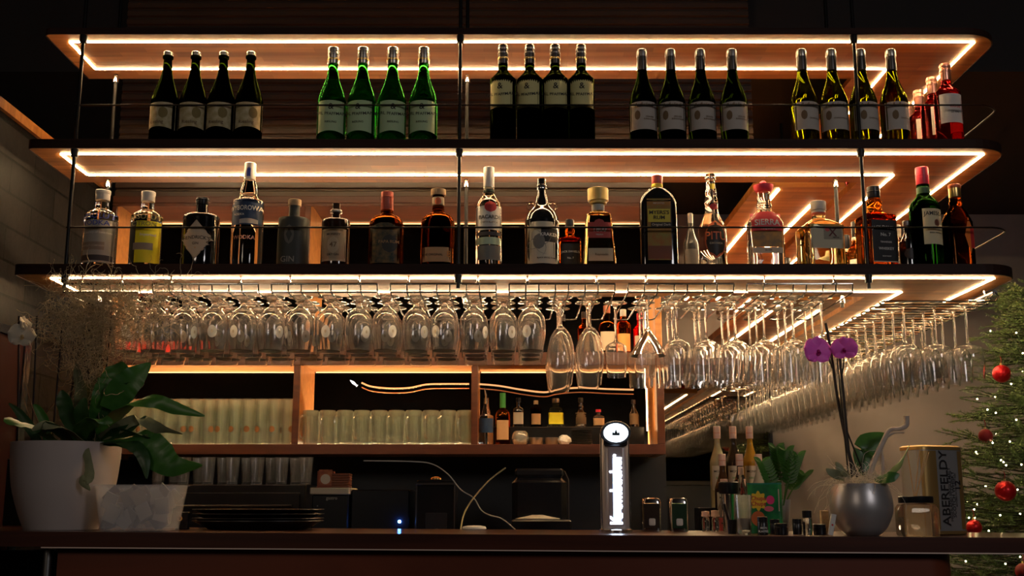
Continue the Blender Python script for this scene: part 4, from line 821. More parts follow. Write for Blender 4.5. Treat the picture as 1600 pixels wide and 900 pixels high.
# two thin cables
cb = MB().tube(catmull([tuple(at(a, b, Y)) for a, b, Y in ((568, 720, 4.02), (640, 721, 4.02), (675, 725, 4.02), (700, 741, 4.0), (720, 765, 4.0), (740, 778, 3.98), (752, 797, 3.95), (765, 805, 3.9), (785, 811, 3.86), (808, 830, 3.80))], 6), .0022, 6).build('white_cable', mat('white_cable', (.55, .52, .46), .5)); tag(cb, 'thin white cable hanging in a loose curve over the machines', 'cable')
cb = MB().tube(catmull([tuple(at(a, b, Y)) for a, b, Y in ((790, 731, 4.0), (765, 750, 3.98), (740, 778, 3.95), (725, 803, 3.92), (719, 832, 3.85))], 6), .0028, 6).build('yellow_cable', mat('yellow_cable', (.5, .42, .22), .5)); tag(cb, 'yellowish cable bowing down to the counter by the white puck', 'cable')
def on_bar(px, Y): x = X(px, Y, -.07); return (x, Y, ctop(x) + .0006)
t = thing('wireless_puck', 'flat white round puck lying on the bar counter', 'device', on_bar(741, 3.66)); MB().lathe([(0, 0), (.036, 0), (.039, .004), (.036, .010), (.02, .013), (0, .0135)], 36).build('puck_body', M_white, t)

# ------------------------------------------------------------------ illuminated beer tap
x, y, z = on_bar(962, 3.40); t = thing('beer_tap', 'chrome beer tap column with glowing white lettering and oval badge', 'beer tap', (x, y, z)); hp = at(962, 672, 3.4).z - z
MB().lathe([(0, 0), (.050, 0), (.050, .008), (.044, .012), (0, .012)], 40).build('base_plate', M_chrome, t)
MB().loft([(.012, .0425, .034, 3), (hp - .01, .0425, .034, 3), (hp, .038, .03, 2.6)], 48).build('column', mat('tap_chrome', (.50, .45, .45), .35, .35), t)
for sx in (-1, 1): MB().tube([(sx * .0405, -.018, .013), (sx * .0405, -.018, hp - .02)], .0028, 8).build('edge_rod', M_chrome, t)
MB().box(-.023, .021, -.0375, -.0335, .02, hp - .04, b=.0015).build('light_panel', mat('tap_panel', (.42, .34, .33), .4, .2), t)
M_glow = mat('tap_glow', (1, 1, 1), .5, emit=(.62, .78, 1), es=9)
o = flat_text('Krombacher', .050, M_glow, t, (.0015, -.0385, .125), (pi / 2, -pi / 2, 0), .022, .80, 'glowing_lettering')
MB().box(-.009, .014, -.0382, -.0376, .030, .215).build('glow_strip', mat('tap_glow_soft', (1, 1, 1), .5, emit=(.35, .55, 1), es=2.2), t, smooth=False)
bd = MB().lathe([(0, 0), (.0, -.001), (.044, -.001), (.046, .004), (.046, .016), (.043, .019), (0, .019)], 48, (0, 0, 0), 'y').build('badge', mat('badge_grey', (.16, .16, .17), .25, .8), t, (0, -.060, hp - .012)); bd.scale = (1, 1, .76); bd.rotation_euler.x = .12
MB().lathe([(0, -.0012), (.036, -.0012), (.036, -.003), (0, -.003)], 48, (0, 0, 0), 'y').build('badge_light', mat('badge_glow', (1, 1, 1), .5, emit=(.75, .87, 1), es=4.5), bd)
cr = MB().add([(-.012, 0, -.010), (.012, 0, -.010), (.010, 0, .006), (.005, 0, .000), (0, 0, .016), (-.005, 0, .000), (-.010, 0, .006)], [(0, 1, 2, 3), (0, 3, 4, 5), (0, 5, 6)]).build('badge_crest', mat('crest_dark', (.02, .05, .06), .5), bd, (0, -.0036, 0), smooth=False, fix=False)
MB().box(-.035, .035, -.05, -.03, hp - .05, hp - .03, b=.004).build('badge_bracket', M_black, t)
MB().tube([(0, 0, hp - .001), (0, 0, hp + .012)], .008, 12).build('top_knob', M_copper, t); MB().ball(.009, (0, 0, hp + .018), 14).build('top_knob', M_copper, t)

# ------------------------------------------------------------------ napkin dispensers, syrup bottles and small stuff on the bar
for i, (a, b_, g, nm) in enumerate(((1002, 1032, (.10, .075, .06), 'chrome napkin dispenser with a brown reflection, left of the pair'), (1045, 1074, (.06, .12, .07), 'chrome napkin dispenser with a green upper front, right of the pair'))):
    x, y, z = on_bar((a + b_) / 2, 3.60); w2 = (b_ - a) / 2 * PX(3.6, 0); t = thing('napkin_dispenser', nm, 'napkin dispenser', (x, y, z), group='pair of napkin dispensers')
    MB().loft([(0, w2, .035, 6), (.090, w2, .035, 6), (.100, w2 - .003, .032, 5), (.103, w2 - .010, .024, 4)], 40).build('housing', mat('dispenser_chrome', (.55, .5, .45), .12, 1), t)
    MB().box(-w2 + .006, w2 - .006, -.0368, -.0354, .010, .086, b=.0006).build('front_plate', mat('plate_%d' % i, g, .15, .6), t); MB().box(-.010, .010, -.041, -.037, .018, .040, b=.003).build('napkin_tip', M_paper, t)
sk = thing('step_rack', 'black three step bottle rack under the pink capped syrup bottles', 'rack', (.78, 4.02, ZC)); ms = MB()
hz = (.085, .168, .252)
for i, h in enumerate(hz): ms.box(-.12, .145, -.20 + .105 * i, -.095 + .105 * i - .001, 0, h)
ms.build('steps', M_blk, sk, smooth=False); M_pink = mat('pink_cap', (.78, .52, .42), .45)
SY = ((1121, 2, (.72, .62, .36), 'pale yellow syrup bottle on the top step, leftmost'), (1146, 2, (.05, .03, .02), 'dark brown syrup bottle on the top step, middle'), (1172, 2, (.75, .42, .04), 'golden syrup bottle on the top step, rightmost'), (1129, 1, (.12, .05, .02), 'brown syrup bottle with pink cap on the middle step, leftmost'), (1156, 1, (.06, .04, .04), 'dark syrup bottle with pink cap on the middle step'), (1186, 1, (.8, .74, .6), 'whitish syrup bottle with pink cap on the middle step, rightmost'), (1132, 0, (.35, .30, .25), 'greyish syrup bottle with pink cap on the lowest step, left'), (1160, 0, (.45, .08, .06), 'red labelled clear bottle with pink cap on the lowest step, right'))
for i, (c, lv, col, nm) in enumerate(SY):
    Y = 4.02 - .147 + .105 * lv; zb = ZC + hz[lv] + .001
    make_bottle('syrup_bottle', nm, 'bottle', 'syrup bottles with pink caps', 'syrup', .029, (.288, .268, .262)[2 - lv], mat('syrup_%d' % i, col, .05, spec=.6, trans=.55), [('cap', .85, 1.003, .44, M_pink), ('cap_ring', .915, .925, .455, M_copper)], [('label', 'rect', 0, .36, .85, .15, M_cream if lv else mat('red_label', (.4, .06, .05), .6))], [('MONIN', 0, .44, .04, M_ink), ('SIROP', 0, .36, .035, M_grn)], (X(c, Y, zb + .2), Y, zb), 0, 28)
ZQ = at
for i, (c, m) in enumerate(((1103, M_pink), (1118, M_pink), (1136, M_pink), (1152, mat('gold_cap', (.55, .36, .10), .4)))):
    x, y, z = on_bar(c, 3.62); t = thing('miniature_bottle', 'tiny clear bottle with %s cap on the bar, %s from left' % ('gold' if i == 3 else 'pink', ORD[i]), 'bottle', (x, y, z), group='tiny capped bottles')
    MB().lathe([(0, 0), (.011, 0), (.012, .002), (.012, .040), (.009, .046), (0, .046)], 20).build('glass_body', G_clear, t); MB().lathe([(0, .0465), (.0125, .0465), (.0125, .062 + .003 * (i % 2)), (0, .063 + .003 * (i % 2))], 20).build('cap', m, t); MB().lathe([(.0122, .046), (.0135, .0462), (.0135, .052), (.0126, .0522)], 20).build('cap_ring', m, t)
x, y, z = on_bar(1141, 3.52); t = thing('cocktail_shaker', 'steel shaker cup with black top behind the tumbler', 'shaker', (x, y, z)); MB().lathe([(0, 0), (.018, 0), (.024, .115), (.0225, .115), (.017, .003), (0, .002)], 32).build('cup', M_chrome, t); MB().lathe([(0, .116), (.029, .116), (.031, .121), (.031, .150), (.028, .153), (0, .153)], 32).build('lid', M_blk, t)
x, y, z = on_bar(1161, 3.58); make_bottle('spirit_bottle', 'clear empty bottle standing behind the tumbler on the bar', 'bottle', None, 'syrup', .023, .20, G_clear, [('cap', .88, 1.003, .40, M_pink)], [('label', 'rect', 0, .32, .9, .14, M_cream)], (), (x, y, z), 0, 28)
x, y, z = on_bar(1163, 3.26); t = tumbler('tea_glass', .020, .0235, .110, M_tumb); t.location = (x, y, z); tag(t, 'clear tumbler with a brown drink rest on the bar edge', 'glass')
MB().lathe([(0, .012), (.0175, .012), (.019, .045), (0, .030)], 24).build('drink_rest', mat('brown_rest', (.30, .16, .06), .2, trans=.4), t)
x, y, z = on_bar(1144, 3.30); t = thing('jigger', 'dark small measuring cup left of the tumbler', 'cup', (x, y, z)); MB().lathe([(0, 0), (.012, 0), (.014, .04), (.0125, .04), (.011, .003), (0, .002)], 24).build('cup', M_blk, t); MB().tube([(-.002, 0, .008), (-.020, .004, .085)], .004, 8).build('muddler', M_blk, t)
x, y, z = on_bar(1166, 3.17); t = thing('tea_light', 'tiny cream tea light with gold foot at the bar edge', 'tea light', (x, y, z)); MB().lathe([(0, 0), (.004, 0), (.004, .006), (.0105, .010), (.0105, .013), (0, .014)], 24).build('wax_cup', mat('cream_glow', (.9, .8, .5), .4), t)
# green sweets tin
x, y, z = on_bar(1197, 3.42); t = thing('lollipop_tin', 'bright green sweets tin with a yellow flower logo', 'tin', (x, y, z), -.25); G1 = mat('tin_green', (.01, .20, .05), .35); hh = at(1197, 757, 3.42).z - z; w2 = .050
MB().loft([(0, w2, .032, 8), (hh, w2, .032, 8)], 48).build('tin_body', noisy('tin_green_print', (.02, .30, .06), (.01, .13, .05), 22, .35), t); MB().loft([(hh, w2 + .001, .033, 8), (hh + .004, w2 + .001, .033, 8)], 48).build('rim', mat('tin_teal', (.02, .22, .16), .3), t)
def disc(pts, y, m, nm, par): return MB().prism(pts, y, y + .0006, 'y').build(nm, m, par, smooth=False)
disc([(-.018 + (.022 + .004 * cos(8 * a)) * cos(a), hh * .66 + (.026 + .004 * cos(8 * a)) * sin(a)) for a in [2 * pi * i / 48 for i in range(48)]], -.0335, mat('flower_yellow', (.85, .55, .03), .5), 'flower_logo', t)
flat_text('Chupa', .017, M_red, t, (-.018, -.0342, hh * .71), bold=.02); flat_text('Chups', .017, M_red, t, (-.018, -.0342, hh * .60), bold=.02)
disc([(.017 + .012 * cos(a), hh * .68 + .013 * sin(a)) for a in [2 * pi * i / 24 for i in range(24)]], -.0335, mat('candy_pink', (.75, .04, .20), .4), 'pink_sweet', t); disc([(.012 + .014 * cos(a), hh * .50 + .008 * sin(a)) for a in [2 * pi * i / 24 for i in range(24)]], -.0335, mat('candy_rose', (.75, .15, .22), .4), 'rose_sweet', t)
disc([(-.020 + .020 * cos(a), hh * .30 + .022 * sin(a)) for a in [2 * pi * i / 24 for i in range(24)]], -.0335, mat('candy_orange', (.65, .16, .04), .5), 'orange_print', t); disc([(.040, hh * .45), (.043, hh * .45), (.043, hh * .9), (.040, hh * .9)], -.0328, M_cream, 'lollipop_stick', t)
def jar(px, Y, r, h, label, txt=None, m=None):
    x, y, z = on_bar(px, Y); t = thing('spice_jar', label, 'jar', (x, y, z)); m = m or M_blk
    MB().lathe([(0, 0), (r - .001, 0), (r, .002), (r, h * .66), (r * .92, h * .70), (0, h * .70)], 28).build('jar_body', m, t); MB().lathe([(0, h * .705), (r * .98, h * .705), (r * .98, h - .001), (r * .9, h), (0, h)], 28).build('lid', M_blk, t)
    if txt:
        for q, s_ in enumerate(txt):
            v, f = text_geo(s_, .0085, .01); MB().add([(a, -sqrt(max((r + .0006) ** 2 - a * a, 0)), b + h * .38 - .009 * q) for a, b in v], f).build('lettering', M_paper, t, smooth=False, fix=False)
    return t
jar(1192, 3.20, .0145, .050, 'small black jar with white writing in front of the green tin', ('MEIN', 'KAFFEE'))
jar(1221, 3.22, .018, .032, 'low black jar right of the green tin'); jar(1211, 3.33, .014, .042, 'black lidded jar just behind the low black jar')
jar(1262, 3.20, .0135, .068, 'clear bottomed jar with a tall black lid left of the vase', None, G_clear); jar(1246, 3.30, .013, .044, 'black jar left of the tall lidded jar'); jar(1281, 3.26, .018, .030, 'low black jar between the tall lidded jar and the vase')
x, y, z = on_bar(1289, 3.32); t = thing('cork_stopper', 'wooden cork block standing behind the white lighter', 'cork', (x, y, z)); MB().box(-.011, .011, -.01, .01, 0, .068, b=.002).build('cork_block', M_cork, t)
x, y, z = on_bar(1297, 3.17); t = thing('lighter', 'slim white lighter leaning against the silver vase', 'lighter', (x, y, z)); lg = MB().loft([(0, .0075, .005, 3), (.058, .0075, .005, 3)], 20).build('lighter_body', M_paper, t); lg.rotation_euler.y = .22; lg.location.z = .0018; MB().ball(.003, (0, -.005, .028), 8, (1, .3, 1)).build('red_dot', M_red, lg)
# sugar tub
x, y, z = on_bar(218, 3.26); t = thing('sugar_tub', 'translucent plastic tub filled with sugar sachets', 'tub', (x, y, z)); hh = at(218, 758, 3.26).z - z; a1, a0 = .114, .096
M_tub = mat('cloudy_plastic', (.75, .73, .75), .25, trans=.0); M_tub.node_tree.nodes['Principled BSDF'].inputs['Alpha'].default_value = .30
m = MB(); m.loft([(0, a0, .07, 8), (.003, a0 + .001, .071, 8), (hh - .004, a1, .084, 8), (hh - .003, a1 + .005, .089, 8), (hh, a1 + .005, .089, 8), (hh, a1 - .002, .082, 8), (.006, a0 - .002, .069, 8)], 48); m.build('tub_body', M_tub, t)
for i in range(46):
    px_, pz_ = random.uniform(-.082, .078), random.uniform(.012, hh - .032); sx_ = px_; py_ = random.uniform(-.050, .05)
    o = MB().box(-.019, .019, -.0018, .0018, -.025, .025, b=.0008).build('sugar_sachet', (mat('sachet_white', (.34, .32, .29), .7), mat('sachet_tan', (.24, .20, .15), .7), mat('brown_sachet', (.12, .09, .07), .7))[i % 3 if px_ < .02 else 0], t, (px_, py_, pz_ + .016)); o.rotation_euler = (random.uniform(-.5, .5), random.uniform(-.8, .8), random.uniform(-.5, .5))
x, y, z = on_bar(286, 3.42); t = thing('name_block', 'small black block with a gold letter right of the sugar tub', 'block', (x, y, z)); MB().box(-.022, .016, -.012, .012, 0, .052, b=.002).build('block', M_blk, t); flat_text('D', .022, M_brass, t, (-.008, -.0128, .032), bold=.02)
# black serving trays
for i in range(4):
    x, y, z = on_bar(403, 3.50); z += .0132 * i
    t = thing('serving_tray', 'round black serving tray, %s from the bottom of the stack' % ORD[i], 'tray', (x, y, z), group='stack of black trays')
    k = 1
    MB().lathe([(0, 0), (.150, 0), (.195, .026), (.204, .028), (.203, .031), (.192, .029), (.148, .003), (0, .003)], 56).build('tray_body', mat('tray_black', (.02, .018, .018), .3), t)
    for o in list(t.children): o.scale = (.98, .75, .7 if i else .9)
# tilted dark carafe behind the tub
x, y, z = on_bar(216, 3.52); t = thing('carafe', 'dark glass goblet hanging upside down over the sugar tub', 'glass', (x, y, z)); MB().lathe([(.036, .12), (.034, .10), (.022, .06), (.010, .035), (.006, .02), (.022, .003), (.022, 0), (0, 0), (0, .04), (.018, .06), (.031, .10), (.034, .12)], 32).build('glass_body', glass('smoky_glass', (.5, .38, .3)), t)
t['label'] = 'smoky glass goblet standing behind the sugar tub'

# ------------------------------------------------------------------ plants on the bar, left
def ribbon(pts, widths, side=(1, 0, 0), fold=.25, mb=None, wave=0.):
    """a leaf: a folded blade along pts"""
    n = len(pts); p = [Vector(q) for q in pts]; mb = mb or MB(); vs = []; fs = []; S = Vector(side)
    for i in range(n):
        d = (p[min(i + 1, n - 1)] - p[max(i - 1, 0)]).normalized(); s = (S - d * S.dot(d)).normalized(); nn = d.cross(s).normalized(); f = i / (n - 1) * (len(widths) - 1); k = min(int(f), len(widths) - 2)
        wv = widths[k] + (widths[k + 1] - widths[k]) * (f - k); wob = wave * sin(i * 1.9)
        for j, u in enumerate((-1, -.5, 0, .5, 1)): vs.append(p[i] + s * (wv * u) + nn * (-abs(u) * wv * fold + wob * u * wv + .0011))
        for j, u in enumerate((1, .5, 0, -.5, -1)): vs.append(p[i] + s * (wv * u) + nn * (-abs(u) * wv * fold + wob * u * wv))
    for i in range(n - 1):
        for j in range(10): fs.append((i * 10 + j, i * 10 + (j + 1) % 10, i * 10 + 10 + (j + 1) % 10, i * 10 + 10 + j))
    mb.add(vs, fs); return mb
def pxpath(pts, base, k=5): return catmull([tuple(at(a, b, Y) - base) for a, b, Y in pts], k)
M_leaf = noisy('leaf_green', (.07, .21, .03), (.03, .11, .02), 9, .38); M_leafd = noisy('leaf_dark', (.035, .09, .022), (.016, .05, .014), 9, .4); M_leafp = noisy('leaf_pale', (.26, .27, .14), (.14, .15, .08), 14, .6)
M_pot = noisy('pot_white', (.50, .44, .42), (.44, .38, .37), 3, .45)
x, y, z = on_bar(95, 3.33); base = Vector((x, y, z)); pl = thing('potted_plant', 'large pale pot with antler leaved fern, wiry twigs and an orchid', 'potted plant', (x, y, z))
hh = at(95, 690, 3.24).z - z; rr_ = 82 * PX(3.33, .1)
MB().lathe(catmull([(rr_ * .66, 0), (rr_ * .80, hh * .22), (rr_ * .93, hh * .5), (rr_ * .985, hh * .8), (rr_, hh)], 5) + [(rr_ - .008, hh), (rr_ - .010, hh - .04), (0, hh - .04)], 64).build('pot', M_pot, pl)
MB().lathe([(0, hh - .039), (rr_ - .012, hh - .039), (rr_ * .5, hh - .02), (0, hh - .015)], 32).build('soil', noisy('bark_soil', (.05, .028, .015), (.02, .012, .008), 40, .9, .5), pl)
LV = [(M_leaf, [(150, 690, 3.34), (160, 655, 3.30), (174, 620, 3.27), (182, 590, 3.27), (178, 570, 3.28)], (10, 22, 28, 26, 12)), (M_leaf, [(172, 640, 3.27), (190, 610, 3.25), (212, 588, 3.25), (236, 567, 3.26)], (16, 22, 18, 1)), (M_leafd, [(165, 660, 3.3), (190, 615, 3.27), (205, 605, 3.26), (222, 603, 3.26)], (14, 16, 10, 1)),
      (M_leaf, [(150, 690, 3.32), (172, 655, 3.28), (205, 630, 3.22), (240, 626, 3.2), (272, 637, 3.2), (320, 650, 3.2)], (9, 15, 13, 11, 10, 1)), (M_leafp, [(150, 690, 3.3), (185, 668, 3.24), (218, 655, 3.22), (245, 668, 3.2), (285, 678, 3.2)], (7, 9, 8, 9, 1)), (M_leafd, [(150, 688, 3.3), (195, 675, 3.24), (230, 682, 3.2), (222, 680, 3.2)], (8, 8, 5, 1)),
      (M_leaf, [(155, 690, 3.3), (195, 688, 3.22), (230, 690, 3.2), (248, 712, 3.19), (272, 728, 3.18), (316, 727, 3.18)], (9, 14, 19, 24, 16, 1)), (M_leafd, [(150, 692, 3.3), (190, 690, 3.2), (215, 700, 3.18), (226, 722, 3.17), (229, 748, 3.17)], (9, 11, 10, 8, 1)),
      (M_leaf, [(90, 692, 3.3), (60, 668, 3.24), (32, 660, 3.2), (6, 655, 3.18)], (8, 13, 14, 4)), (M_leafd, [(60, 690, 3.3), (45, 665, 3.3), (30, 645, 3.3), (14, 630, 3.3)], (6, 8, 6, 1)), (M_leafp, [(125, 690, 3.3), (132, 700, 3.22), (138, 725, 3.2), (138, 745, 3.19), (130, 752, 3.19), (141, 766, 3.19)], (5, 6, 6, 9, 8, 1)),
      (M_leafp, [(112, 692, 3.36), (122, 650, 3.35), (128, 615, 3.34), (122, 585, 3.33), (118, 568, 3.33)], (8, 11, 12, 8, 2)), (M_leafp, [(140, 690, 3.38), (143, 650, 3.37), (138, 615, 3.36), (148, 588, 3.36)], (8, 11, 13, 4)), (M_leafd, [(110, 692, 3.3), (90, 670, 3.2), (65, 668, 3.18), (48, 676, 3.17)], (7, 10, 10, 3)), (M_leafp, [(130, 690, 3.28), (100, 668, 3.2), (70, 664, 3.17), (50, 672, 3.17)], (5, 7, 7, 2)),
      (M_leaf, [(120, 690, 3.3), (132, 665, 3.22), (155, 655, 3.2), (176, 660, 3.2)], (10, 14, 12, 2)), (M_leafd, [(130, 692, 3.3), (110, 655, 3.28), (100, 625, 3.27), (96, 610, 3.27)], (8, 13, 12, 2)), (M_leafd, [(150, 690, 3.3), (130, 650, 3.25), (133, 622, 3.24)], (14, 16, 3)), (M_leafd, [(160, 692, 3.3), (180, 675, 3.25), (205, 668, 3.23), (228, 650, 3.22)], (6, 8, 6, 1)), (M_leaf, [(75, 690, 3.3), (70, 660, 3.3), (60, 640, 3.3), (52, 632, 3.3)], (6, 8, 6, 1))]
for i, (m, p, wd) in enumerate(LV): ribbon(pxpath(p, base, 6), [q * .0019 for q in wd], (1, .25 * sin(i), .35 * cos(i * 2)), .22, None, .08).build('leaf', m, pl, ang=60)
# wiry twigs: too many to count
tw = MB(); rnd = random.Random(3)
for i in range(1350):
    if i % 5 == 0: cx_, cy_, sx_2, sy_2 = rnd.gauss(152, 10), rnd.uniform(545, 680), 16, 25
    else:
        cx_, cy_, sx_2, sy_2 = rnd.gauss(150, 38), rnd.gauss(497, 32), 40, 26
        if rnd.random() < .14: cx_, cy_ = rnd.gauss(235, 35), rnd.gauss(478, 30)
    p = at(max(cx_, 68), max(cy_, 437), 3.36 + rnd.gauss(0, .05)) - base; d = Vector((rnd.gauss(0, 1), rnd.gauss(0, .5), rnd.gauss(0, 1))).normalized(); pts = []
    for q in range(16):
        pts.append(tuple(p)); d = (d + Vector((rnd.gauss(0, .45), rnd.gauss(0, .3), rnd.gauss(0, .45)))).normalized(); p = p + d * .0072
    r = rnd.uniform(.0005, .001); tw.tube(pts, [r] * 10 + [r * .7] * 6, 3)
tag(tw.build('wiry_twigs', mat('dry_twig', (.33, .26, .16), .7), pl, smooth=False), kind='stuff')
st = MB()
for a, b in (((150, 690), (158, 530)), ((145, 690), (175, 480)), ((140, 690), (128, 500))): st.tube(pxpath([(a[0], a[1], 3.36), ((a[0] + b[0]) / 2 + 5, (a[1] + b[1]) / 2, 3.37), (b[0], b[1], 3.38)], base, 4), .0022, 6)
st.build('woody_stem', mat('dark_bark', (.03, .022, .016), .8), pl)
for a, b, r in (((28, 690), (30, 494), .0035), ((50, 688), (58, 494), .0030), ((82, 690), (98, 505), .0032), ((100, 690), (121, 552), .0032)): MB().tube([tuple(at(*a, 3.36) - base), tuple(at(*b, 3.37) - base)], r, 8).build('support_stick', M_blk, pl)
for pp in ([(60, 690), (42, 640), (35, 600), (42, 560), (38, 525)], [(75, 690), (52, 640), (40, 590), (46, 545), (42, 528)], [(94, 545), (86, 530), (70, 516), (52, 512), (44, 512)], [(60, 680), (70, 650), (85, 630), (75, 640)]): MB().tube(pxpath([(a, b, 3.35) for a, b in pp], base, 4), .0012, 5).build('orchid_stem', mat('orange_stem', (.22, .12, .06), .6), pl)
def petal(mb, c, ang, L, W, cup=.25, tiltx=0.):
    """one rounded petal in the plane facing the guests"""
    vs = []; fs = []; n, k = 7, 7
    for i in range(n + 1):
        u = i / n; wd = W * sin(pi * min(u * .93 + .07, 1)) ** .7
        for j in range(k + 1):
            v = j / k * 2 - 1; a = u * L; b = v * wd; yy = -cup * L * (u ** 2) * .6 + cup * W * v * v + tiltx * a
            vs.append((c[0] + a * cos(ang) - b * sin(ang), c[1] + yy, c[2] + a * sin(ang) + b * cos(ang)))
    for i in range(n):
        for j in range(k): q = i * (k + 1) + j; fs.append((q, q + 1, q + k + 2, q + k + 1))
    return mb.add(vs, fs)
def flower(parent, c, s, m, mc, turn=0., rx=0.):
    mb = MB()
    for a, L, W in ((pi / 2, 1, .52), (pi * 1.22, 1, .50), (-pi * .22, 1, .50)): petal(mb, (0, .001, 0), a, L * s, W * s)
    for a in (.12, pi - .12): petal(mb, (0, -.001, 0), a, 1.12 * s, .78 * s)
    o = mb.build('orchid_flower', m, parent, c, fix=False, ang=80); o.rotation_euler = (rx, 0, turn)
    lp = MB().ball(.11 * s, (0, -.08 * s, -.05 * s), 10, (1, 1, 1.2)); petal(lp, (0, -.06 * s, -.05 * s), -pi / 2, .30 * s, .15 * s, -.6); lp.build('flower_lip', mc, o, fix=False, ang=80); return o
flower(pl, at(34, 524, 3.33) - base, .040, mat('white_petal', (.62, .55, .42), .55), mat('cream_lip', (.60, .42, .18), .5), .9, .15); flower(pl, at(40, 506, 3.34) - base, .026, mat('white_petal', (.62, .55, .42), .55), mat('cream_lip', (.60, .42, .18), .5), 1.4, -.3)

# dark red cupboard and teal board at the far left
t = thing('side_cupboard', 'dark red cupboard with black frame against the slate wall', 'cupboard', (-1.655, 3.62, ZF)); zt = at(0, 522, 3.62).z - ZF
MB().box(-.043, .0, -.5, .26, 0, zt - .0, b=.003).build('body', mat('dark_red_lacquer', (.022, .004, .004), .6, spec=.15), t); fr = MB(); fr.box(-.044, .006, -.5, .265, zt + .0005, zt + .03); fr.box(.0005, .006, .215, .262, .02, zt); fr.build('frame', mat('blue_black', (.010, .016, .024), .25), t, smooth=False)
t.location = (-1.655, 3.55, ZF)
x, y, z = on_bar(20, 3.66); t = thing('menu_board', 'teal board with pale edges standing behind the big pot', 'board', (x, y, z)); hb = at(12, 716, 3.66).z - z
MB().box(-.035, .070, 0, .012, .004, hb - .004, b=.001).build('board', mat('teal_board', (.020, .045, .050), .5), t); MB().box(-.035, .0705, -.001, .012, hb - .0035, hb).box(-.035, .0705, -.001, .012, 0, .0035).build('pale_edge', M_foil, t, smooth=False)

# ------------------------------------------------------------------ silver vase with the magenta orchid
x, y, z = on_bar(1348, 3.22); base = Vector((x, y, z)); vz = thing('orchid_vase', 'round silver vase with magenta orchid, driftwood and white fibre', 'vase', (x, y, z)); rv = 48 * PX(3.22, 0); hv = at(1348, 756, 3.22).z - z
MB().lathe(catmull([(rv * .50, 0), (rv * .74, hv * .12), (rv * .95, hv * .38), (rv, hv * .58), (rv * .95, hv * .82), (rv * .86, hv)], 6) + [(rv * .82, hv), (rv * .80, hv - .02), (0, hv - .02)], 64).build('vase_body', noisy('silver_glaze', (.52, .50, .50), (.42, .40, .40), 5, .36, 0, .65), vz)
fb = MB(); rnd = random.Random(5)
for i in range(260):
    a = rnd.uniform(0, 2 * pi); r = rv * .8 * sqrt(rnd.random()); p = Vector((r * cos(a), r * sin(a), hv + rnd.uniform(-.012, .026) * (1 - r / rv * .5))); d = Vector((rnd.gauss(0, 1), rnd.gauss(0, 1), rnd.gauss(0, .4))).normalized(); pts = []
    for q in range(9): pts.append(tuple(p)); d = (d + Vector((rnd.gauss(0, .4), rnd.gauss(0, .4), rnd.gauss(0, .3)))).normalized(); p = p + d * .0085
    fb.tube(pts, .0005, 3)
for i in range(14):
    a = rnd.uniform(pi * .7, pi * 1.3) if i < 9 else rnd.uniform(0, 2 * pi); p = Vector((rv * .7 * cos(a), -abs(rv * .5 * sin(a)), hv)); d = Vector((cos(a), -.2, .5)).normalized(); pts = []
    for q in range(22): pts.append(tuple(p)); d = (d + Vector((rnd.gauss(0, .18), rnd.gauss(0, .1), rnd.gauss(-.08, .16)))).normalized(); p = p + d * .006
    fb.tube(pts, .0004, 3)
tag(fb.build('white_fibre', mat('sisal', (.62, .56, .45), .8), vz, smooth=False), kind='stuff')
for pp in ([(1334, 745, 3.24), (1322, 690, 3.25), (1308, 620, 3.25), (1300, 560, 3.25), (1290, 505, 3.25)], [(1340, 745, 3.22), (1325, 700, 3.22), (1318, 620, 3.23), (1312, 560, 3.23)]): MB().tube(pxpath(pp, base, 5), .0042, 8).build('orchid_stem', mat('stem_black', (.022, .020, .018), .5), vz)
for pp in ([(1300, 575, 3.25), (1294, 560, 3.24), (1284, 556, 3.22)], [(1316, 585, 3.23), (1318, 568, 3.22), (1318, 552, 3.21)]): MB().tube(pxpath(pp, base, 4), .0022, 6).build('flower_stalk', mat('stem_green', (.03, .035, .02), .6), vz)
for a, b in (((1326, 748), (1308, 560)), ((1352, 746), (1318, 660)), ((1331, 748), (1321, 640))): MB().tube([tuple(at(*a, 3.23) - base), tuple(at(*b, 3.235) - base)], .0022, 6).build('support_stick', M_blk, vz)
M_mag = mat('magenta_petal', (1.0, .15, .72), .5); M_magd = mat('magenta_lip', (.40, .01, .16), .45)
flower(vz, at(1278, 548, 3.20) - base, .043, M_mag, M_magd, .35); flower(vz, at(1319, 545, 3.19) - base, .036, M_mag, M_magd, -.5, .2)
M_drift = noisy('driftwood', (.62, .52, .44), (.42, .34, .28), 12, .8)
MB().tube(pxpath([(1358, 745, 3.2), (1368, 715, 3.2), (1380, 690, 3.2), (1390, 672, 3.2), (1405, 670, 3.2), (1416, 664, 3.2), (1416, 650, 3.2)], base, 4), [.007, .0075, .007, .0065, .006, .008, .007], 10).build('driftwood_branch', M_drift, vz); MB().tube(pxpath([(1378, 745, 3.22), (1379, 722, 3.22), (1377, 702, 3.22)], base, 3), [.005, .006, .004], 8).build('driftwood_branch', M_drift, vz); MB().tube(pxpath([(1386, 683, 3.2), (1398, 676, 3.19), (1413, 676, 3.18)], base, 3), [.004, .003, .002], 6).build('driftwood_branch', M_drift, vz)
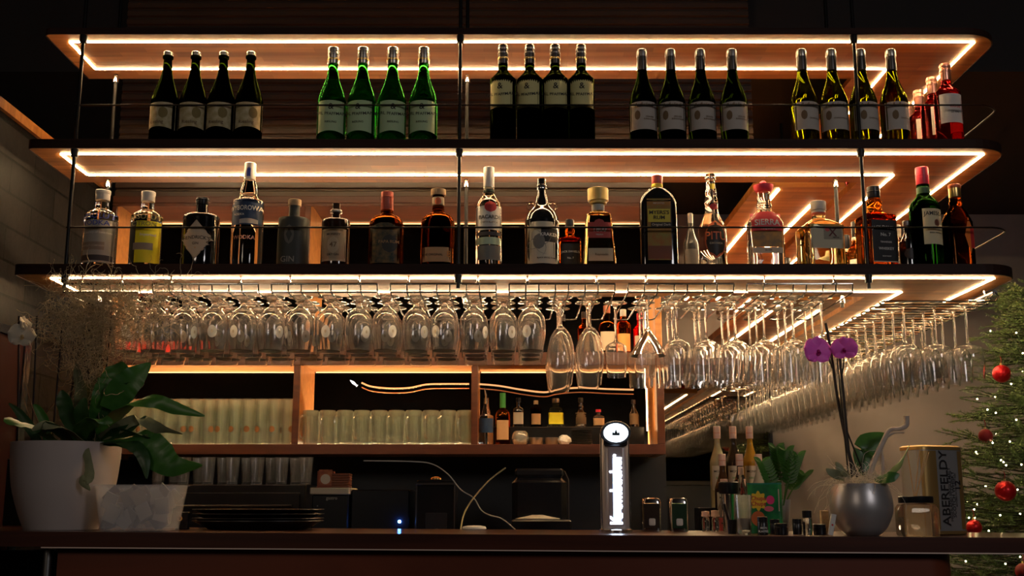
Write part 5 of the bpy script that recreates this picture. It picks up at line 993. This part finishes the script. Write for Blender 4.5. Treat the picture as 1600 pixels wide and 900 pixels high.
for m, p, wd in ((M_leaf, [(1352, 745, 3.26), (1346, 715, 3.27), (1358, 692, 3.28), (1384, 681, 3.28)], (5, 14, 18, 6)), (M_leaf, [(1374, 752, 3.2), (1390, 740, 3.17), (1405, 725, 3.16), (1421, 696, 3.16)], (4, 6, 7, 1)), (M_leaf, [(1368, 748, 3.2), (1382, 747, 3.15), (1395, 744, 3.14), (1405, 741, 3.14)], (4, 9, 8, 1)), (M_leafp, [(1320, 748, 3.2), (1308, 742, 3.17), (1298, 738, 3.16), (1291, 732, 3.16)], (4, 7, 6, 1)), (M_leafp, [(1328, 745, 3.2), (1318, 738, 3.18), (1310, 728, 3.18), (1305, 722, 3.18)], (3, 5, 5, 1))):
    ribbon(pxpath(p, base, 6), [q * .0019 for q in wd], (.5, .2, .8), .15).build('leaf', m, vz, ang=60)

# zz plant behind the green tin
x, y, z = on_bar(1222, 3.55); base = Vector((x, y, z)); zz = thing('potted_plant', 'small zz plant with glossy leaflets behind the green tin', 'potted plant', (x, y, z)); MB().lathe([(0, 0), (.020, 0), (.030, .10), (.0275, .10), (.02, .09), (0, .09)], 32).build('pot', mat('blue_grey_pot', (.35, .36, .40), .4), zz)
for j, pp in enumerate(([(1222, 790), (1220, 750), (1216, 720), (1212, 700)], [(1224, 790), (1232, 755), (1240, 730), (1246, 712)], [(1222, 790), (1206, 760), (1196, 735), (1190, 722)], [(1225, 790), (1238, 765), (1250, 750), (1258, 742)], [(1224, 790), (1230, 740), (1226, 715), (1228, 704)])):
    pth = pxpath([(a, b, 3.55 - .03 * (j % 3)) for a, b in pp], base, 5); MB().tube(pth, .0022, 6).build('stem', M_leaf, zz); lf = MB()
    for q in range(5, len(pth)):
        for s_ in (-1, 1):
            p = Vector(pth[q]); d = Vector((s_ * .75, -.25, .45)).normalized() * .031; ribbon([tuple(p + d * u) for u in (0, .3, .6, .85, 1)], (.0015, .0065, .007, .004, .0005), (0, .3, 1), .2, lf)
    lf.build('leaflets', M_leaf, zz, ang=60)

# ------------------------------------------------------------------ whisky tin and reed diffuser
x, y, z = on_bar(1462, 3.36); t = thing('whisky_tin', 'golden and steel whisky tin with dark vertical lettering', 'tin', (x, y, z), .42); hh = at(1455, 697, 3.36).z - z; w2, d2 = .083, .052
M_tin = mat('tin_steel', (.42, .42, .42), .42, .65); M_tg = mat('tin_gold', (.46, .29, .10), .38, .7)
MB().loft([(.012, w2, d2, 5), (hh - .014, w2, d2, 5)], 64).build('tin_body', M_tin, t)
MB().loft([(0, w2 - .004, d2 - .004, 5), (.003, w2 + .001, d2 + .001, 5), (.012, w2 + .001, d2 + .001, 5)], 64).build('base_rim', M_tg, t); MB().loft([(hh - .0135, w2 + .0015, d2 + .0015, 5), (hh - .004, w2 + .001, d2 + .001, 5), (hh, w2 - .006, d2 - .006, 5)], 64).build('lid', M_tg, t)
for xa, xb in ((-.082, -.030), (.052, .081)): v, f = label_patch(lambda a, b: -d2 * (1 - min(abs(a) / w2, .995) ** 5) ** .2, 'rect', (xa + xb) / 2, hh / 2, (xb - xa) / 2, hh / 2 - .016, .0005); MB().add(v, f).build('gold_field', M_tg, t, fix=False)
for s_, sz, px_, zc, sp in (('ABERFELDY', .042, -.004, .52, 1), ('HIGHLAND SINGLE MALT', .0135, .015, .45, 1), ('SCOTCH WHISKY', .0165, .027, .45, 1), ('MATURED IN THE FINEST OAK', .007, .037, .5, 1), ('12', .030, .046, .55, 1)):
    flat_text(s_, sz, M_ink, t, (px_, -d2 - .0012, hh * zc), (pi / 2, -pi / 2, 0), .015, sp)
x, y, z = on_bar(1434, 3.20); t = thing('reed_diffuser', 'square glass reed diffuser with black collar and wooden reeds', 'diffuser', (x, y, z)); MB().loft([(0, .046, .046, 6), (.004, .049, .049, 7), (.075, .049, .049, 7), (.086, .044, .044, 5), (.090, .026, .026, 2)], 48).build('jar', real_glass('amber_tinted_glass', (.95, .85, .70), 1.35, .05), t)
MB().lathe([(0, .0905), (.046, .0905), (.047, .093), (.047, .107), (.045, .109), (0, .109)], 40).build('collar', M_blk, t)
for i, (a, b) in enumerate(((1417, 700), (1437, 703), (1452, 706), (1449, 704), (1446, 702))): MB().tube([((i - 2) * .002, 0, .1095), tuple(at(a, b, 3.20) - Vector((x, y, z)))], .0013, 6).build('reed', mat('reed_wood', (.60, .38, .18), .6), t)

# ------------------------------------------------------------------ christmas tree at the right
TX, TY = 2.26, 4.47; tr = thing('christmas_tree', 'decorated green christmas tree behind the right end of the bar', 'christmas tree', (TX, TY, ZF)); H_ = 2.45
MB().lathe([(.04, 0), (.035, .8), (.02, 1.6), (.006, H_)], 14).build('trunk', mat('trunk_brown', (.06, .035, .02), .8), tr); MB().lathe([(0, 0), (.2, 0), (.2, .03), (.05, .06), (0, .06)], 24).build('stand', M_blk, tr)
rnd = random.Random(11); nd = MB(); tips = []; wd_ = MB()
def sprig(p, d, L, dens=1.0):
    n = int(L / .0020 * dens); d = d.normalized(); a = d.cross(Vector((0, 0, 1))).normalized(); b = a.cross(d); wd_.tube([tuple(p), tuple(p + d * L)], [.0022, .0008], 4)
    for i in range(n):
        u = rnd.random(); q = p + d * (L * u); t = rnd.uniform(0, 2 * pi); o = (a * cos(t) + b * sin(t)) * .8 + d * rnd.uniform(.35, .8); ln = rnd.uniform(.014, .024) * (1 - .3 * u); s_ = d.cross(o).normalized() * .0015; e = q + o.normalized() * ln
        nd.add([q - s_, q + s_, e], [(0, 1, 2)])
for i in range(430):
    h = rnd.uniform(.70, 2.05) if i < 375 else rnd.uniform(.3, .7); ang = rnd.uniform(pi * .58, pi * 1.62); R_ = (H_ - h) * .40 + .06; z0 = h
    d = Vector((cos(ang), sin(ang), rnd.uniform(-.10, .22))); R_ *= rnd.uniform(.72, 1.05); p0 = Vector((0, 0, z0)); wd_.tube([tuple(p0), tuple(p0 + d * R_)], [.004, .0015], 5)
    for k in range(6):
        f = .35 + .125 * k; q = p0 + d * (R_ * f); sd = d.cross(Vector((0, 0, 1))).normalized() * (1 if k % 2 else -1)
        sprig(q, d * .8 + sd * rnd.uniform(.4, .9) + Vector((0, 0, rnd.uniform(-.2, .3))), rnd.uniform(.07, .13))
    sprig(p0 + d * (R_ * .55), d, R_ * .5, .9); tips.append(p0 + d * R_)
tag(nd.build('needles', noisy('needle_green', (.16, .24, .06), (.07, .13, .035), 6, .6), tr, smooth=False, fix=False), kind='stuff'); wd_.build('branches', mat('twig_green', (.03, .03, .015), .8), tr)
M_bulb = mat('warm_bulb', (1, .9, .6), .5, emit=(1, .80, .38), es=26)
sl = thing('string_lights', 'warm white string lights wound through the christmas tree', 'string lights', (TX, TY, ZF)); bb = Vector((TX, TY, ZF)); bl = MB().ball(.0028, (0, 0, 0), 8).mesh('bulb'); bl.materials.append(M_bulb)
bp_ = [tuple(at(a, b, Y) - bb) for a, b, Y in ((1588, 520, 4.45), (1598, 552, 4.40), (1555, 620, 4.35), (1543, 640, 4.30), (1556, 645, 4.30), (1588, 656, 4.25), (1596, 628, 4.30), (1551, 692, 4.20), (1568, 722, 4.15), (1572, 727, 4.17), (1564, 719, 4.20), (1596, 726, 4.15), (1522, 796, 4.15), (1514, 809, 4.13), (1523, 809, 4.15), (1563, 805, 4.10), (1594, 803, 4.10), (1509, 877, 4.15), (1571, 881, 4.10), (1594, 870, 4.10), (1590, 765, 4.15), (1580, 600, 4.35), (1540, 760, 4.20), (1578, 690, 4.20), (1598, 580, 4.35))]
for i in range(22): q = tips[rnd.randrange(len(tips))]; bp_.append(tuple(q * 1.0 + Vector((-.01, -.03, .01))))
for q in bp_: link_mesh('bulb', bl, sl, q)
MB().tube(catmull(sorted(bp_[:21], key=lambda q: -q[2]), 4), .0010, 4).build('cable', M_leafd, sl)
M_glit = mat('red_glitter', (.55, .008, .012), .28, .5, emit=None); n_, l_, b_ = nodes_of(M_glit); vo = n_.new('ShaderNodeTexVoronoi'); vo.inputs['Scale'].default_value = 260; tcc = n_.new('ShaderNodeTexCoord'); bpn = n_.new('ShaderNodeBump'); bpn.inputs[0].default_value = 1; bpn.inputs[1].default_value = .01
l_.new(tcc.outputs['Object'], vo.inputs[0]); l_.new(vo.outputs['Color'], bpn.inputs['Height']); l_.new(bpn.outputs[0], b_.inputs['Normal'])
M_mattred = mat('matt_red', (.22, .006, .010), .6)
for a, b, Y, r, m, lb in ((1565, 584, 4.27, 0.034, M_glit, 'red glitter bauble hanging highest on the tree'), (1540, 681, 4.21, 0.026, M_mattred, 'matt dark red bauble on the left edge of the tree'), (1571, 767, 4.11, 0.037, M_glit, 'large red glitter bauble in the middle of the tree'), (1522, 824, 4.15, 0.028, M_glit, 'red glitter bauble just above the counter edge'), (1600, 893, 4.09, 0.030, M_mattred, 'dark red bauble low on the tree below the counter')):
    p = at(a, b, Y); t = thing('bauble', lb, 'bauble', tuple(p)); MB().ball(r, (0, 0, 0), 32).build('ball', m, t); MB().lathe([(.005, r - .001), (.005, r + .006), (0, r + .006)], 14).build('cap', M_gold, t); MB().tube([(0, 0, r + .006), (.003, 0, r + .020), (0, .002, r + .034)], .0012, 5).build('ribbon', mat('red_ribbon', (.35, .01, .02), .5), t)
